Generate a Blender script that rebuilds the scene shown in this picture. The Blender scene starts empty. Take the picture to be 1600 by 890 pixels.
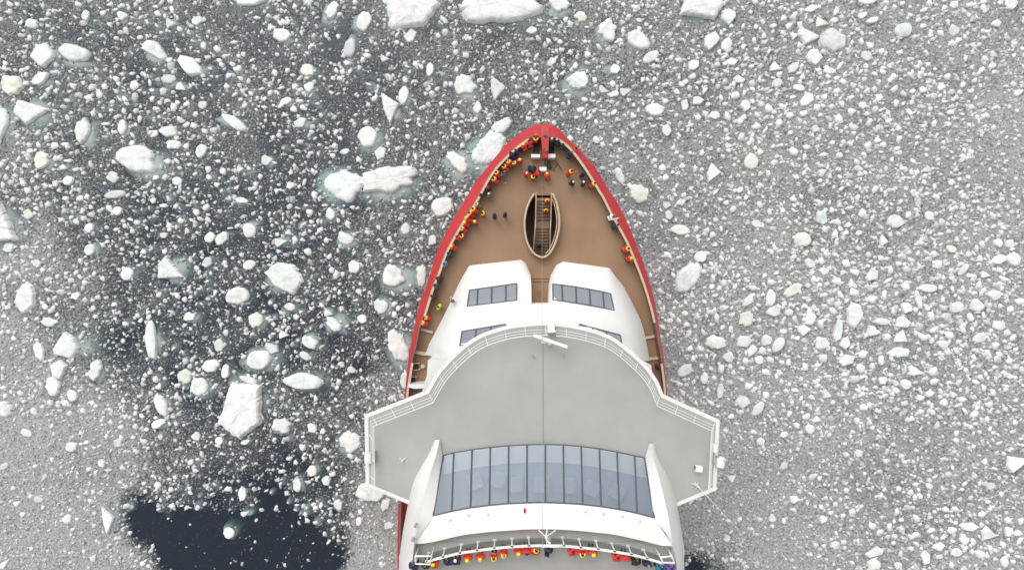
import bpy, bmesh, math, random
import numpy as np
from mathutils import Vector, Matrix, noise as mnoise
from mathutils.geometry import tessellate_polygon

R = math.radians
sc = bpy.context.scene
COL = sc.collection

# ------------------------------------------------------------------ camera, sky, sun, exposure
CAM_H = 74.0                 # drone height above the sea
FPX = 910.0                  # focal length in photo pixels (photo 1600 wide)
cam = bpy.data.cameras.new('camera')
cam.sensor_width = 36.0
cam.lens = 36.0 * FPX / 1600.0
cam.clip_start = 0.5
cam.clip_end = 6000.0
cam_o = bpy.data.objects.new('camera', cam)
cam_o.location = (0, 0, CAM_H)
cam_o.rotation_euler = (0, 0, 0)        # straight down, bow towards the top of the frame
COL.objects.link(cam_o)
sc.camera = cam_o

SUN_EL, SUN_AZ = 52.0, 335.0             # overcast sun, from ahead and to port
world = bpy.data.worlds.new('World')
sc.world = world
world.use_nodes = True
wn, wl = world.node_tree.nodes, world.node_tree.links
wn.clear()
sky = wn.new('ShaderNodeTexSky')
sky.sky_type = 'NISHITA'
sky.sun_disc = False
sky.sun_elevation = R(SUN_EL)
sky.sun_rotation = R(SUN_AZ)
sky.air_density = 1.0
sky.dust_density = 3.0
hs = wn.new('ShaderNodeHueSaturation')   # cloud cover: the blue is washed out
hs.inputs['Saturation'].default_value = 0.04
bg = wn.new('ShaderNodeBackground')
bg.inputs['Strength'].default_value = 0.15
wo = wn.new('ShaderNodeOutputWorld')
wl.new(sky.outputs[0], hs.inputs['Color'])
wl.new(hs.outputs[0], bg.inputs['Color'])
wl.new(bg.outputs[0], wo.inputs['Surface'])

sun = bpy.data.lights.new('sun', 'SUN')
sun.energy = 0.6
sun.angle = R(60)
sun.color = (1.0, 0.97, 0.93)
sun_o = bpy.data.objects.new('sun', sun)
d = Vector((math.sin(R(SUN_AZ)) * math.cos(R(SUN_EL)), math.cos(R(SUN_AZ)) * math.cos(R(SUN_EL)), math.sin(R(SUN_EL))))
sun_o.rotation_euler = d.to_track_quat('Z', 'Y').to_euler()
sun_o.location = d * 200
COL.objects.link(sun_o)

sc.view_settings.view_transform = 'Standard'
sc.view_settings.look = 'None'
sc.view_settings.gamma = 1.0
sc.view_settings.exposure = 0.42
sc.view_settings.use_curve_mapping = False
sc.render.engine = 'CYCLES'
sc.cycles.max_bounces = 5
sc.cycles.diffuse_bounces = 3
sc.cycles.transparent_max_bounces = 12
sc.cycles.use_denoising = True
sc.cycles.sample_clamp_indirect = 6.0

# ------------------------------------------------------------------ helpers
def P(px, py, z):
    """point at height z that the photograph shows at pixel (px, py)"""
    k = (CAM_H - z) / FPX
    return Vector(((px - 800.0) * k, (445.0 - py) * k, z))

def PL(pts, z=None):
    return [P(p[0], p[1], p[2] if z is None else z) for p in pts]

def resample(pts, n):
    pts = [Vector(p) for p in pts]
    L = [0.0]
    for a, b in zip(pts, pts[1:]):
        L.append(L[-1] + (b - a).length)
    out, j = [], 0
    for i in range(n):
        t = L[-1] * i / (n - 1)
        while j < len(pts) - 2 and L[j + 1] < t:
            j += 1
        s = (t - L[j]) / max(1e-9, L[j + 1] - L[j])
        out.append(pts[j].lerp(pts[j + 1], min(1, max(0, s))))
    return out

def smooth(pts, sub=5):
    """Catmull-Rom through the points"""
    pts = [Vector(p) for p in pts]
    out = []
    for i in range(len(pts) - 1):
        p0 = pts[i - 1] if i else pts[0] * 2 - pts[1]
        p1, p2 = pts[i], pts[i + 1]
        p3 = pts[i + 2] if i + 2 < len(pts) else pts[-1] * 2 - pts[-2]
        for k in range(sub):
            t = k / sub
            out.append(0.5 * ((2 * p1) + (p2 - p0) * t + (2 * p0 - 5 * p1 + 4 * p2 - p3) * t * t
                              + (3 * p1 - p0 - 3 * p2 + p3) * t ** 3))
    out.append(pts[-1].copy())
    return out

def offset2d(pts, dist, side=1):
    """shift an open polyline sideways in plan (side=1: to the right of its direction)"""
    out = []
    n = len(pts)
    for i in range(n):
        a = pts[max(0, i - 1)]; b = pts[i]; c = pts[min(n - 1, i + 1)]
        d1 = Vector((b.x - a.x, b.y - a.y)); d2 = Vector((c.x - b.x, c.y - b.y))
        if d1.length < 1e-6: d1 = d2
        if d2.length < 1e-6: d2 = d1
        d1.normalize(); d2.normalize()
        n1 = Vector((d1.y, -d1.x)); n2 = Vector((d2.y, -d2.x))
        m = (n1 + n2)
        if m.length < 1e-6: m = n1
        m.normalize()
        k = dist / max(0.4, m.dot(n1))
        out.append(Vector((b.x + m.x * k * side, b.y + m.y * k * side, b.z)))
    return out

class MB:
    def __init__(self):
        self.v, self.f = [], []
    def add(self, vs, fs):
        o = len(self.v)
        self.v += [tuple(p) for p in vs]
        self.f += [tuple(i + o for i in f) for f in fs]
        return self
    def loft(self, rings, closed=False):
        n = len(rings[0]); vs = [p for r in rings for p in r]; fs = []
        for j in range(len(rings) - 1):
            for i in range(n if closed else n - 1):
                k = (i + 1) % n
                fs.append((j * n + i, j * n + k, (j + 1) * n + k, (j + 1) * n + i))
        return self.add(vs, fs)
    def fill(self, loops, flip=False):
        flat = [p for l in loops for p in l]
        tris = tessellate_polygon([[Vector((p[0], p[1], 0)) for p in l] for l in loops])
        fs = []
        for t in tris:
            a, b, c = (Vector(flat[i]) for i in t)
            up = (b - a).cross(c - a).z >= 0
            fs.append(tuple(t) if up != flip else tuple(reversed(t)))
        return self.add(flat, fs)
    def prism(self, pts, z0, z1, bottom=True):
        top = [Vector((p[0], p[1], z1)) for p in pts]
        bot = [Vector((p[0], p[1], z0)) for p in pts]
        self.loft([bot, top], closed=True)
        self.fill([top])
        if bottom: self.fill([bot], flip=True)
        return self
    def box(self, c, s, rz=0.0, rx=0.0):
        m = Matrix.Translation(Vector(c)) @ Matrix.Rotation(rz, 4, 'Z') @ Matrix.Rotation(rx, 4, 'X')
        vs = [m @ Vector((x * s[0] / 2, y * s[1] / 2, z * s[2] / 2)) for z in (-1, 1) for y in (-1, 1) for x in (-1, 1)]
        return self.add(vs, [(0, 2, 3, 1), (4, 5, 7, 6), (0, 1, 5, 4), (2, 6, 7, 3), (0, 4, 6, 2), (1, 3, 7, 5)])
    def tube(self, pts, r, n=6, caps=True):
        pts = [Vector(p) for p in pts]
        rs = r if isinstance(r, (list, tuple)) else [r] * len(pts)
        rings = []
        for i, p in enumerate(pts):
            t = (pts[min(i + 1, len(pts) - 1)] - pts[max(i - 1, 0)]).normalized()
            ref = Vector((0, 0, 1)) if abs(t.z) < 0.9 else Vector((1, 0, 0))
            u = t.cross(ref).normalized(); w = u.cross(t).normalized()
            rings.append([p + (u * math.cos(a) + w * math.sin(a)) * rs[i]
                          for a in [2 * math.pi * k / n for k in range(n)]])
        self.loft(rings, closed=True)
        if caps:
            self.add(rings[0], [tuple(range(n))]); self.add(rings[-1], [tuple(reversed(range(n)))])
        return self
    def lathe(self, c, prof, n=16):
        """prof: (radius, z) from bottom to top round a vertical axis"""
        c = Vector(c)
        rings = [[c + Vector((r * math.cos(2 * math.pi * k / n), r * math.sin(2 * math.pi * k / n), z)) for k in range(n)] for r, z in prof]
        self.loft(rings, closed=True)
        self.add(rings[0], [tuple(reversed(range(n)))]); self.add(rings[-1], [tuple(range(n))])
        return self
    def mesh(self, name, smooth_shade=False):
        me = bpy.data.meshes.new(name)
        me.from_pydata(self.v, [], self.f)
        bm = bmesh.new(); bm.from_mesh(me)
        bmesh.ops.remove_doubles(bm, verts=bm.verts, dist=0.0005)
        bmesh.ops.recalc_face_normals(bm, faces=bm.faces)
        bm.to_mesh(me); bm.free()
        if smooth_shade:
            me.polygons.foreach_set('use_smooth', [True] * len(me.polygons))
        return me
    def build(self, name, mt, parent=None, smooth_shade=False, bevel=0.0, auto=None):
        me = self.mesh(name, smooth_shade)
        me.materials.append(mt)
        o = bpy.data.objects.new(name, me)
        COL.objects.link(o)
        if parent: o.parent = parent
        if bevel:
            b = o.modifiers.new('bevel', 'BEVEL'); b.width = bevel; b.segments = 2; b.limit_method = 'ANGLE'; b.angle_limit = R(40)
        if auto is not None and smooth_shade:
            me.set_sharp_from_angle(angle=R(auto))
        return o

def empty(name, loc=(0, 0, 0), parent=None):
    o = bpy.data.objects.new(name, None)
    o.empty_display_size = 0.3
    o.location = loc
    COL.objects.link(o)
    if parent: o.parent = parent
    return o

def tag(o, label=None, cat=None, group=None, kind=None):
    if label: o['label'] = label
    if cat: o['category'] = cat
    if group: o['group'] = group
    if kind: o['kind'] = kind
    return o

def mat(name, col, rough=0.5, var=0.06, scale=1.2, bump=0.0, bscale=20.0, metallic=0.0, streak=None, spec=0.5):
    """painted / cloth surface: base colour with soft blotchy wear and fine relief"""
    m = bpy.data.materials.new(name); m.use_nodes = True
    n, l = m.node_tree.nodes, m.node_tree.links
    b = n['Principled BSDF']
    b.inputs['Roughness'].default_value = rough
    b.inputs['Metallic'].default_value = metallic
    b.inputs['Specular IOR Level'].default_value = spec
    tc = n.new('ShaderNodeTexCoord')
    mp = n.new('ShaderNodeMapping')
    if streak: mp.inputs['Scale'].default_value = streak
    l.new(tc.outputs['Object'], mp.inputs['Vector'])
    nz = n.new('ShaderNodeTexNoise'); nz.inputs['Scale'].default_value = scale; nz.inputs['Detail'].default_value = 6; nz.inputs['Roughness'].default_value = 0.62
    l.new(mp.outputs[0], nz.inputs['Vector'])
    cr = n.new('ShaderNodeMapRange')
    cr.inputs['From Min'].default_value = 0.3; cr.inputs['From Max'].default_value = 0.7
    cr.inputs['To Min'].default_value = 1 - var; cr.inputs['To Max'].default_value = 1 + var
    l.new(nz.outputs['Fac'], cr.inputs['Value'])
    mx = n.new('ShaderNodeVectorMath'); mx.operation = 'SCALE'
    mx.inputs[0].default_value = col[:3]
    l.new(cr.outputs[0], mx.inputs['Scale'])
    l.new(mx.outputs[0], b.inputs['Base Color'])
    if bump:
        nb = n.new('ShaderNodeTexNoise'); nb.inputs['Scale'].default_value = bscale; nb.inputs['Detail'].default_value = 4
        l.new(tc.outputs['Object'], nb.inputs['Vector'])
        bp = n.new('ShaderNodeBump'); bp.inputs['Strength'].default_value = bump; bp.inputs['Distance'].default_value = 0.02
        l.new(nb.outputs['Fac'], bp.inputs['Height']); l.new(bp.outputs[0], b.inputs['Normal'])
    return m

M = {}
M['white'] = mat('white_paint', (0.755, 0.748, 0.73), 0.45, 0.03, 0.5)
M['white2'] = mat('white_gear_paint', (0.80, 0.79, 0.77), 0.35, 0.04, 3)
M['red'] = mat('red_hull_paint', (0.45, 0.026, 0.030), 0.5, 0.08, 0.7, 0.15, 6)
M['hullred'] = mat('darkened_hull_paint', (0.31, 0.019, 0.024), 0.5, 0.15, 0.6, 0.2, 5)  # darker than the bulwark red, to lessen red light bounced onto the ice
M['roof'] = mat('grey_roof_coating', (0.385, 0.385, 0.36), 0.7, 0.08, 0.25, 0.1, 30)
M['tdeck'] = mat('grey_upper_deck', (0.36, 0.355, 0.33), 0.7, 0.05, 0.4, 0.1, 30)
M['beige'] = mat('teak_rail', (0.56, 0.42, 0.30), 0.55, 0.12, 4)
M['pink'] = mat('pale_deck_beam', (0.62, 0.47, 0.36), 0.55, 0.08, 4)
M['frame'] = mat('dark_window_frame', (0.095, 0.108, 0.12), 0.4, 0.05, 3)
M['dark'] = mat('dark_gear', (0.03, 0.03, 0.034), 0.55, 0.2, 4)
M['grate'] = mat('dark_grey_grating', (0.10, 0.10, 0.105), 0.6, 0.2, 6)
M['grey'] = mat('grey_metal', (0.30, 0.30, 0.29), 0.5, 0.1, 4)
M['green'] = mat('green_fairlead', (0.09, 0.12, 0.075), 0.55, 0.2, 6)
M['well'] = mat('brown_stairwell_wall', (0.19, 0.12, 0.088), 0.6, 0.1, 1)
M['cream'] = mat('cream_lacquer', (0.70, 0.60, 0.47), 0.5, 0.06, 4)
M['floor_blue'] = mat('lounge_carpet', (0.275, 0.325, 0.385), 0.9, 0.05, 1)
M['sill'] = mat('lounge_sill', (0.60, 0.61, 0.58), 0.7, 0.03, 1)
M['chair_dark'] = mat('dark_chair_fabric', (0.045, 0.03, 0.028), 0.8, 0.2, 6)

def deck_mat():
    m = bpy.data.materials.new('teak_deck_planking'); m.use_nodes = True
    n, l = m.node_tree.nodes, m.node_tree.links
    b = n['Principled BSDF']; b.inputs['Roughness'].default_value = 0.62
    tc = n.new('ShaderNodeTexCoord')
    mp = n.new('ShaderNodeMapping'); mp.inputs['Scale'].default_value = (9.0, 0.18, 1)
    l.new(tc.outputs['Object'], mp.inputs['Vector'])
    nz = n.new('ShaderNodeTexNoise'); nz.inputs['Scale'].default_value = 1.0; nz.inputs['Detail'].default_value = 4
    l.new(mp.outputs[0], nz.inputs['Vector'])
    n2 = n.new('ShaderNodeTexNoise'); n2.inputs['Scale'].default_value = 0.35; n2.inputs['Detail'].default_value = 5
    l.new(tc.outputs['Object'], n2.inputs['Vector'])
    wv = n.new('ShaderNodeTexWave'); wv.wave_type = 'BANDS'; wv.bands_direction = 'X'; wv.inputs['Scale'].default_value = 2.1
    wv.inputs['Distortion'].default_value = 0.0
    l.new(tc.outputs['Object'], wv.inputs['Vector'])
    cr = n.new('ShaderNodeValToRGB')
    cr.color_ramp.elements[0].color = (0.255, 0.15, 0.082, 1); cr.color_ramp.elements[1].color = (0.345, 0.212, 0.122, 1)
    cr.color_ramp.elements[0].position = 0.25; cr.color_ramp.elements[1].position = 0.75
    ad = n.new('ShaderNodeMath'); ad.operation = 'MULTIPLY_ADD'; ad.inputs[1].default_value = 0.22
    l.new(nz.outputs['Fac'], ad.inputs[0])
    a2 = n.new('ShaderNodeMath'); a2.operation = 'MULTIPLY'; a2.inputs[1].default_value = 0.78
    l.new(n2.outputs['Fac'], a2.inputs[0]); l.new(a2.outputs[0], ad.inputs[2])
    l.new(ad.outputs[0], cr.inputs[0])
    seam = n.new('ShaderNodeMapRange'); seam.inputs['From Min'].default_value = 0.0; seam.inputs['From Max'].default_value = 0.12
    seam.inputs['To Min'].default_value = 0.86; seam.inputs['To Max'].default_value = 1.0
    l.new(wv.outputs['Fac'], seam.inputs['Value'])
    mx = n.new('ShaderNodeVectorMath'); mx.operation = 'SCALE'
    l.new(cr.outputs[0], mx.inputs[0]); l.new(seam.outputs[0], mx.inputs['Scale'])
    l.new(mx.outputs[0], b.inputs['Base Color'])
    return m
M['deck'] = deck_mat()

def glass_mat(name, tint, refl=1.0, body=0.0, bodycol=(0.2, 0.22, 0.26)):
    """tinted pane: see-through, with the sky mirrored in it by Fresnel"""
    m = bpy.data.materials.new(name); m.use_nodes = True
    n, l = m.node_tree.nodes, m.node_tree.links
    n.remove(n['Principled BSDF'])
    out = n['Material Output']
    tr = n.new('ShaderNodeBsdfTransparent'); tr.inputs[0].default_value = (*tint, 1)
    gl = n.new('ShaderNodeBsdfGlossy'); gl.inputs['Roughness'].default_value = 0.03
    lw = n.new('ShaderNodeLayerWeight'); lw.inputs['Blend'].default_value = 0.5
    pw = n.new('ShaderNodeMath'); pw.operation = 'POWER'; pw.inputs[1].default_value = 5.0
    l.new(lw.outputs['Facing'], pw.inputs[0])
    mu = n.new('ShaderNodeMath'); mu.operation = 'MULTIPLY_ADD'; mu.inputs[1].default_value = 0.9; mu.inputs[2].default_value = 0.04 * refl; mu.use_clamp = True
    l.new(pw.outputs[0], mu.inputs[0])
    df = n.new('ShaderNodeBsdfDiffuse'); df.inputs[0].default_value = (*bodycol, 1)
    m1 = n.new('ShaderNodeMixShader'); m1.inputs[0].default_value = body
    l.new(tr.outputs[0], m1.inputs[1]); l.new(df.outputs[0], m1.inputs[2])
    m2 = n.new('ShaderNodeMixShader')
    l.new(mu.outputs[0], m2.inputs[0]); l.new(m1.outputs[0], m2.inputs[1]); l.new(gl.outputs[0], m2.inputs[2])
    l.new(m2.outputs[0], out.inputs['Surface'])
    return m
M['glass'] = glass_mat('coated_window_glass', (0.6, 0.63, 0.68), 4.5, 0.6, (0.40, 0.43, 0.485))
M['lounge_glass'] = glass_mat('lounge_roof_glass', (0.93, 0.96, 1.0), 2.6, 0.12, (0.36, 0.41, 0.47))
M['clear'] = glass_mat('balustrade_glass', (0.85, 0.88, 0.865), 1.0)

# ------------------------------------------------------------------ the sea and its ice
K0 = CAM_H / FPX                       # metres per photo pixel at sea level
rng = np.random.default_rng(7)
rnd = random.Random(11)

# how thick the brash lies: x, y (photo pixels at sea level), cover
COVER = np.array([
 (50,30,.44),(200,30,.42),(150,180,.37),(300,150,.36),(400,100,.36),(600,100,.36),(500,200,.31),(700,60,.42),(850,100,.48),
 (1000,120,.58),(1150,60,.68),(1300,100,.80),(1500,60,.80),(1580,180,.92),(1400,250,.82),(1200,300,.82),(1050,250,.70),(1050,470,.80),
 (1100,620,.88),(1200,450,.84),(1400,450,.84),(1580,400,.86),(1100,800,.98),(1085,840,.98),(1090,700,.93),(1200,850,.94),(1300,700,.86),(1500,700,.85),(1580,880,.84),
 (20,250,.54),(20,400,.78),(20,550,.88),(30,700,.97),(60,850,.97),(150,700,.84),(170,790,.88),(200,880,.92),(300,850,.04),(450,850,.04),
 (400,770,.26),(300,690,.38),(450,710,.30),(520,800,.30),(500,770,.28),(350,770,.25),(590,850,.98),(590,800,.90),(575,830,.97),(578,885,.98),(612,885,.98),(568,862,.92),(540,640,.38),(605,640,.72),(300,550,.30),(200,500,.31),
 (100,480,.54),(400,500,.28),(350,400,.28),(450,350,.29),(250,330,.32),(150,330,.38),(600,450,.38),(650,380,.48),(550,560,.33),
 (660,300,.40),(720,230,.46),(1085,890,.25),(1290,310,.66),(1400,235,.72),(1500,200,.78),(1380,735,.72),(1500,690,.74),(1180,520,.86),(250,100,.36),(120,110,.40),(-300,445,.9),(1900,445,.85),(800,-300,.5),(300,1200,.3),(1200,1200,.9),(-200,1100,.95),(-200,-200,.6)], float)

def cover(px, py):
    d2 = (px[..., None] - COVER[:, 0]) ** 2 + (py[..., None] - COVER[:, 1]) ** 2 + 900.0
    w = d2 ** -1.9
    return (w * COVER[:, 2]).sum(-1) / w.sum(-1)

POOLS = [[(190,800),(200,778),(212,758),(220,760),(228,784),(252,800),(300,812),(345,812),(378,806),(402,788),(420,762),(436,748),(444,766),(450,792),
          (478,812),(510,832),(538,842),(550,852),(540,872),(526,900),(516,1000),(300,1000),(256,893),(234,862),(208,836)],
         [(1070,870),(1080,868),(1093,878),(1100,892),(1102,960),(1062,960)]]

def inside(poly, x, y):
    r = np.zeros(np.shape(x), bool)
    n = len(poly)
    for i in range(n):
        x0, y0 = poly[i]; x1, y1 = poly[(i + 1) % n]
        c = ((y0 > y) != (y1 > y)) & (x < (x1 - x0) * (y - y0) / (y1 - y0 + 1e-9) + x0)
        r ^= c
    return r

def wob(px, py, f, amp):
    """cheap smooth wobble"""
    return amp * (np.sin(px * f + 1.3 * np.sin(py * f * 1.7 + .5)) + np.sin(py * f * 1.3 + 2.1 + 1.1 * np.sin(px * f * .8)) + .6 * np.sin((px + py) * f * 2.3 + 1.0)) / 2.6

def slush(px, py):
    c = cover(px, py) * 1.06 - .06 + wob(px, py, .021, .07) + wob(px, py, .055, .05)
    qx = px + wob(px, py, .07, 9) + wob(px, py, .21, 6) + wob(px, py, .6, 5); qy = py + wob(py, px, .08, 9) + wob(py, px, .19, 6) + wob(py, px, .57, 5)
    for p in POOLS:                                     # open leads, thinning out at their edges
        f = sum(inside(p, qx + ox, qy + oy).astype(float) for ox, oy in ((0, 0), (9, 3), (-9, -3), (3, 9), (-3, -9), (15, -10), (-14, 11), (7, -16), (-6, 17))) / 9
        c = c * (1 - f) ** 1.5 + 0.012 * f
    return np.clip(c, 0.0, 1.0)

def build_sea():
    nx, ny = 420, 250
    xs = np.linspace(-150, 1750, nx); ys = np.linspace(1050, -150, ny)
    xs = np.concatenate([[-20000, -1500], xs, [3100, 21600]]); ys = np.concatenate([[20000, 2300], ys, [-1400, -19000]])
    gx, gy = np.meshgrid(xs, ys)
    s = slush(np.clip(gx, -300, 1900), np.clip(gy, -300, 1200))
    for p in pieces:                                   # crumbs drift clear of the sunken shelves
        if not p['ledge']: continue
        dx, dy, lw, lh = p['ledge']; ca, sa = math.cos(R(p['ang'] * .5)), math.sin(R(p['ang'] * .5))
        ex, ey = gx - p['x'] - dx, gy - p['y'] - dy
        q = ((ex * ca + ey * sa) / (lw * .56)) ** 2 + ((-ex * sa + ey * ca) / (lh * .56)) ** 2
        s = s * np.clip((q - .30) / .6, np.clip(s * 1.1 - .2, .08, .85), 1)
    H, W = gx.shape
    X = (gx - 800) * K0; Y = (445 - gy) * K0
    top = np.stack([X, Y, np.zeros_like(X)], -1).reshape(-1, 3)
    bot = top.copy(); bot[:, 2] = -14.0
    ii = np.arange(H * W).reshape(H, W)
    a, b, c, d_ = ii[:-1, :-1], ii[:-1, 1:], ii[1:, 1:], ii[1:, :-1]
    quads = np.stack([a, b, c, d_], -1).reshape(-1, 4)
    N = H * W
    corners = [ii[0, 0], ii[0, -1], ii[-1, -1], ii[-1, 0]]
    faces = [tuple(q) for q in quads.tolist()]
    # closed body of water: walls down to the bed along the rim
    rim = list(ii[0, :]) + list(ii[1:, -1]) + list(ii[-1, -2::-1]) + list(ii[-2:0, 0])
    verts = top.tolist() + [[top[k][0], top[k][1], -14.0] for k in rim]
    n = len(rim)
    for i in range(n):
        k = (i + 1) % n
        faces.append((int(rim[i]), N + i, N + k, int(rim[k])))
    faces.append(tuple(N + i for i in range(n))[::-1])
    me = bpy.data.meshes.new('sea'); me.from_pydata(verts, [], faces)
    at = me.attributes.new('slush', 'FLOAT', 'POINT')
    at.data.foreach_set('value', np.concatenate([s.reshape(-1), np.zeros(n)]).astype(np.float32))
    me.update()
    bm = bmesh.new(); bm.from_mesh(me); bmesh.ops.recalc_face_normals(bm, faces=bm.faces); bm.to_mesh(me); bm.free()
    o = bpy.data.objects.new('sea', me); COL.objects.link(o)
    tag(o, kind='structure')
    # material: dark clear water carrying a film of fine slush
    m = bpy.data.materials.new('sea_water_with_slush'); m.use_nodes = True
    n_, l = m.node_tree.nodes, m.node_tree.links
    n_.remove(n_['Principled BSDF']); out = n_['Material Output']
    geo = n_.new('ShaderNodeNewGeometry')
    att = n_.new('ShaderNodeAttribute'); att.attribute_name = 'slush'
    def noise(scale, detail, rough=0.6):
        t = n_.new('ShaderNodeTexNoise'); t.inputs['Scale'].default_value = scale; t.inputs['Detail'].default_value = detail; t.inputs['Roughness'].default_value = rough
        l.new(geo.outputs['Position'], t.inputs['Vector']); return t.outputs['Fac']
    def math_(op, a, b=None, c=None, clamp=False):
        t = n_.new('ShaderNodeMath'); t.operation = op; t.use_clamp = clamp
        for i, v in enumerate((a, b, c)):
            if v is None: continue
            if isinstance(v, (int, float)): t.inputs[i].default_value = v
            else: l.new(v, t.inputs[i])
        return t.outputs[0]
    def ramp(v, f0, f1, t0, t1):
        t = n_.new('ShaderNodeMapRange')
        for k_, vv in zip(('From Min', 'From Max', 'To Min', 'To Max'), (f0, f1, t0, t1)): t.inputs[k_].default_value = vv
        l.new(v, t.inputs['Value']); return t.outputs[0]
    S = att.outputs['Fac']
    big = noise(0.25, 4)
    s2 = math_('MULTIPLY_ADD', math_('SUBTRACT', big, 0.5), 0.45, S)      # patchy drift of the film
    s3 = math_('MULTIPLY', s2, ramp(S, 0.02, 0.12, 0, 1))
    fine = noise(2.6, 5, 0.75)
    vor = n_.new('ShaderNodeTexVoronoi'); vor.inputs['Scale'].default_value = 4.2; vor.inputs['Randomness'].default_value = 1.0
    l.new(geo.outputs['Position'], vor.inputs['Vector'])
    grain = math_('MULTIPLY_ADD', vor.outputs['Distance'], -0.55, math_('ADD', fine, 0.28))   # high in crumb centres
    th = math_('SUBTRACT', 1.02, math_('MULTIPLY', s3, 0.92))
    dlt = math_('SUBTRACT', grain, math_('MULTIPLY', th, 0.72))
    crumb = ramp(dlt, -0.02, 0.10, 0, 1)
    film = ramp(s3, 0.14, 0.95, 0.0, 0.84)
    mask = math_('MAXIMUM', math_('MULTIPLY', crumb, ramp(s3, 0.05, 0.9, 0.25, 0.85)), film, clamp=True)
    colr = n_.new('ShaderNodeValToRGB')
    colr.color_ramp.elements[0].color = (0.15, 0.154, 0.15, 1); colr.color_ramp.elements[0].position = 0.30
    colr.color_ramp.elements[1].color = (0.53, 0.535, 0.52, 1); colr.color_ramp.elements[1].position = 0.84
    l.new(math_('MULTIPLY_ADD', S, 0.20, math_('MULTIPLY', grain, 0.95)), colr.inputs[0])
    sl = n_.new('ShaderNodeBsdfDiffuse'); l.new(colr.outputs[0], sl.inputs[0])
    tr = n_.new('ShaderNodeBsdfTransparent'); tr.inputs[0].default_value = (0.95, 0.97, 0.97, 1)
    bd = n_.new('ShaderNodeBsdfDiffuse'); bd.inputs[0].default_value = (0.115, 0.16, 0.235, 1)
    body = n_.new('ShaderNodeMixShader'); body.inputs[0].default_value = 0.16
    l.new(tr.outputs[0], body.inputs[1]); l.new(bd.outputs[0], body.inputs[2])
    bp = n_.new('ShaderNodeBump'); bp.inputs['Strength'].default_value = 0.25; bp.inputs['Distance'].default_value = 0.05
    l.new(noise(1.1, 3), bp.inputs['Height'])
    gl = n_.new('ShaderNodeBsdfGlossy'); gl.inputs['Roughness'].default_value = 0.12; l.new(bp.outputs[0], gl.inputs['Normal'])
    fr = n_.new('ShaderNodeFresnel'); fr.inputs['IOR'].default_value = 1.33; l.new(bp.outputs[0], fr.inputs['Normal'])
    wt = n_.new('ShaderNodeMixShader'); l.new(fr.outputs[0], wt.inputs[0]); l.new(body.outputs[0], wt.inputs[1]); l.new(gl.outputs[0], wt.inputs[2])
    fin = n_.new('ShaderNodeMixShader'); l.new(mask, fin.inputs[0]); l.new(wt.outputs[0], fin.inputs[1]); l.new(sl.outputs[0], fin.inputs[2])
    l.new(fin.outputs[0], out.inputs['Surface'])
    va = n_.new('ShaderNodeVolumeAbsorption'); va.inputs['Color'].default_value = (0.30, 0.52, 0.47, 1); va.inputs['Density'].default_value = 1.0
    l.new(va.outputs[0], out.inputs['Volume'])
    me.materials.append(m)
    return o
sb = MB().add([(-1700, -1700, -13.9), (1700, -1700, -13.9), (1700, 1700, -13.9), (-1700, 1700, -13.9)], [(0, 1, 2, 3)])
tag(sb.build('seabed', mat('dark_deep_water', (0.012, 0.018, 0.03), 0.9, 0.2, 0.05)), kind='structure')

# ---- ice materials
def ice_mat(name, c0, c1, bump=0.5, bscale=3.0, attr=None, scale=0.9):
    m = bpy.data.materials.new(name); m.use_nodes = True
    n, l = m.node_tree.nodes, m.node_tree.links
    b = n['Principled BSDF']; b.inputs['Roughness'].default_value = 0.65; b.inputs['IOR'].default_value = 1.31
    tc = n.new('ShaderNodeNewGeometry')
    nz = n.new('ShaderNodeTexNoise'); nz.inputs['Scale'].default_value = scale; nz.inputs['Detail'].default_value = 7; nz.inputs['Roughness'].default_value = 0.65
    l.new(tc.outputs['Position'], nz.inputs['Vector'])
    cr = n.new('ShaderNodeValToRGB')
    cr.color_ramp.elements[0].color = (*c0, 1); cr.color_ramp.elements[0].position = 0.30
    cr.color_ramp.elements[1].color = (*c1, 1); cr.color_ramp.elements[1].position = 0.53
    if attr:
        at = n.new('ShaderNodeAttribute'); at.attribute_name = attr
        ma = n.new('ShaderNodeMath'); ma.operation = 'MULTIPLY_ADD'; ma.inputs[1].default_value = 0.25
        l.new(nz.outputs['Fac'], ma.inputs[0]); l.new(at.outputs['Fac'], ma.inputs[2])
        l.new(ma.outputs[0], cr.inputs[0])
    else:
        l.new(nz.outputs['Fac'], cr.inputs[0])
    l.new(cr.outputs[0], b.inputs['Base Color'])
    nb = n.new('ShaderNodeTexNoise'); nb.inputs['Scale'].default_value = bscale; nb.inputs['Detail'].default_value = 6; nb.inputs['Roughness'].default_value = 0.7
    l.new(tc.outputs['Position'], nb.inputs['Vector'])
    bp = n.new('ShaderNodeBump'); bp.inputs['Strength'].default_value = bump; bp.inputs['Distance'].default_value = 0.12
    l.new(nb.outputs['Fac'], bp.inputs['Height']); l.new(bp.outputs[0], b.inputs['Normal'])
    return m
ICE = {'w': ice_mat('snowy_white_ice', (0.57, 0.62, 0.59), (0.79, 0.805, 0.785), 0.6, 2.5),
       'g': ice_mat('wet_grey_ice', (0.46, 0.48, 0.48), (0.66, 0.68, 0.67)),
       'y': ice_mat('yellowish_ice', (0.59, 0.60, 0.52), (0.765, 0.775, 0.71)),
       'b': ice_mat('bluish_ice', (0.50, 0.60, 0.61), (0.80, 0.84, 0.83)),
       'p': ice_mat('pale_soaked_ice', (0.50, 0.54, 0.52), (0.76, 0.79, 0.76))}
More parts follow.
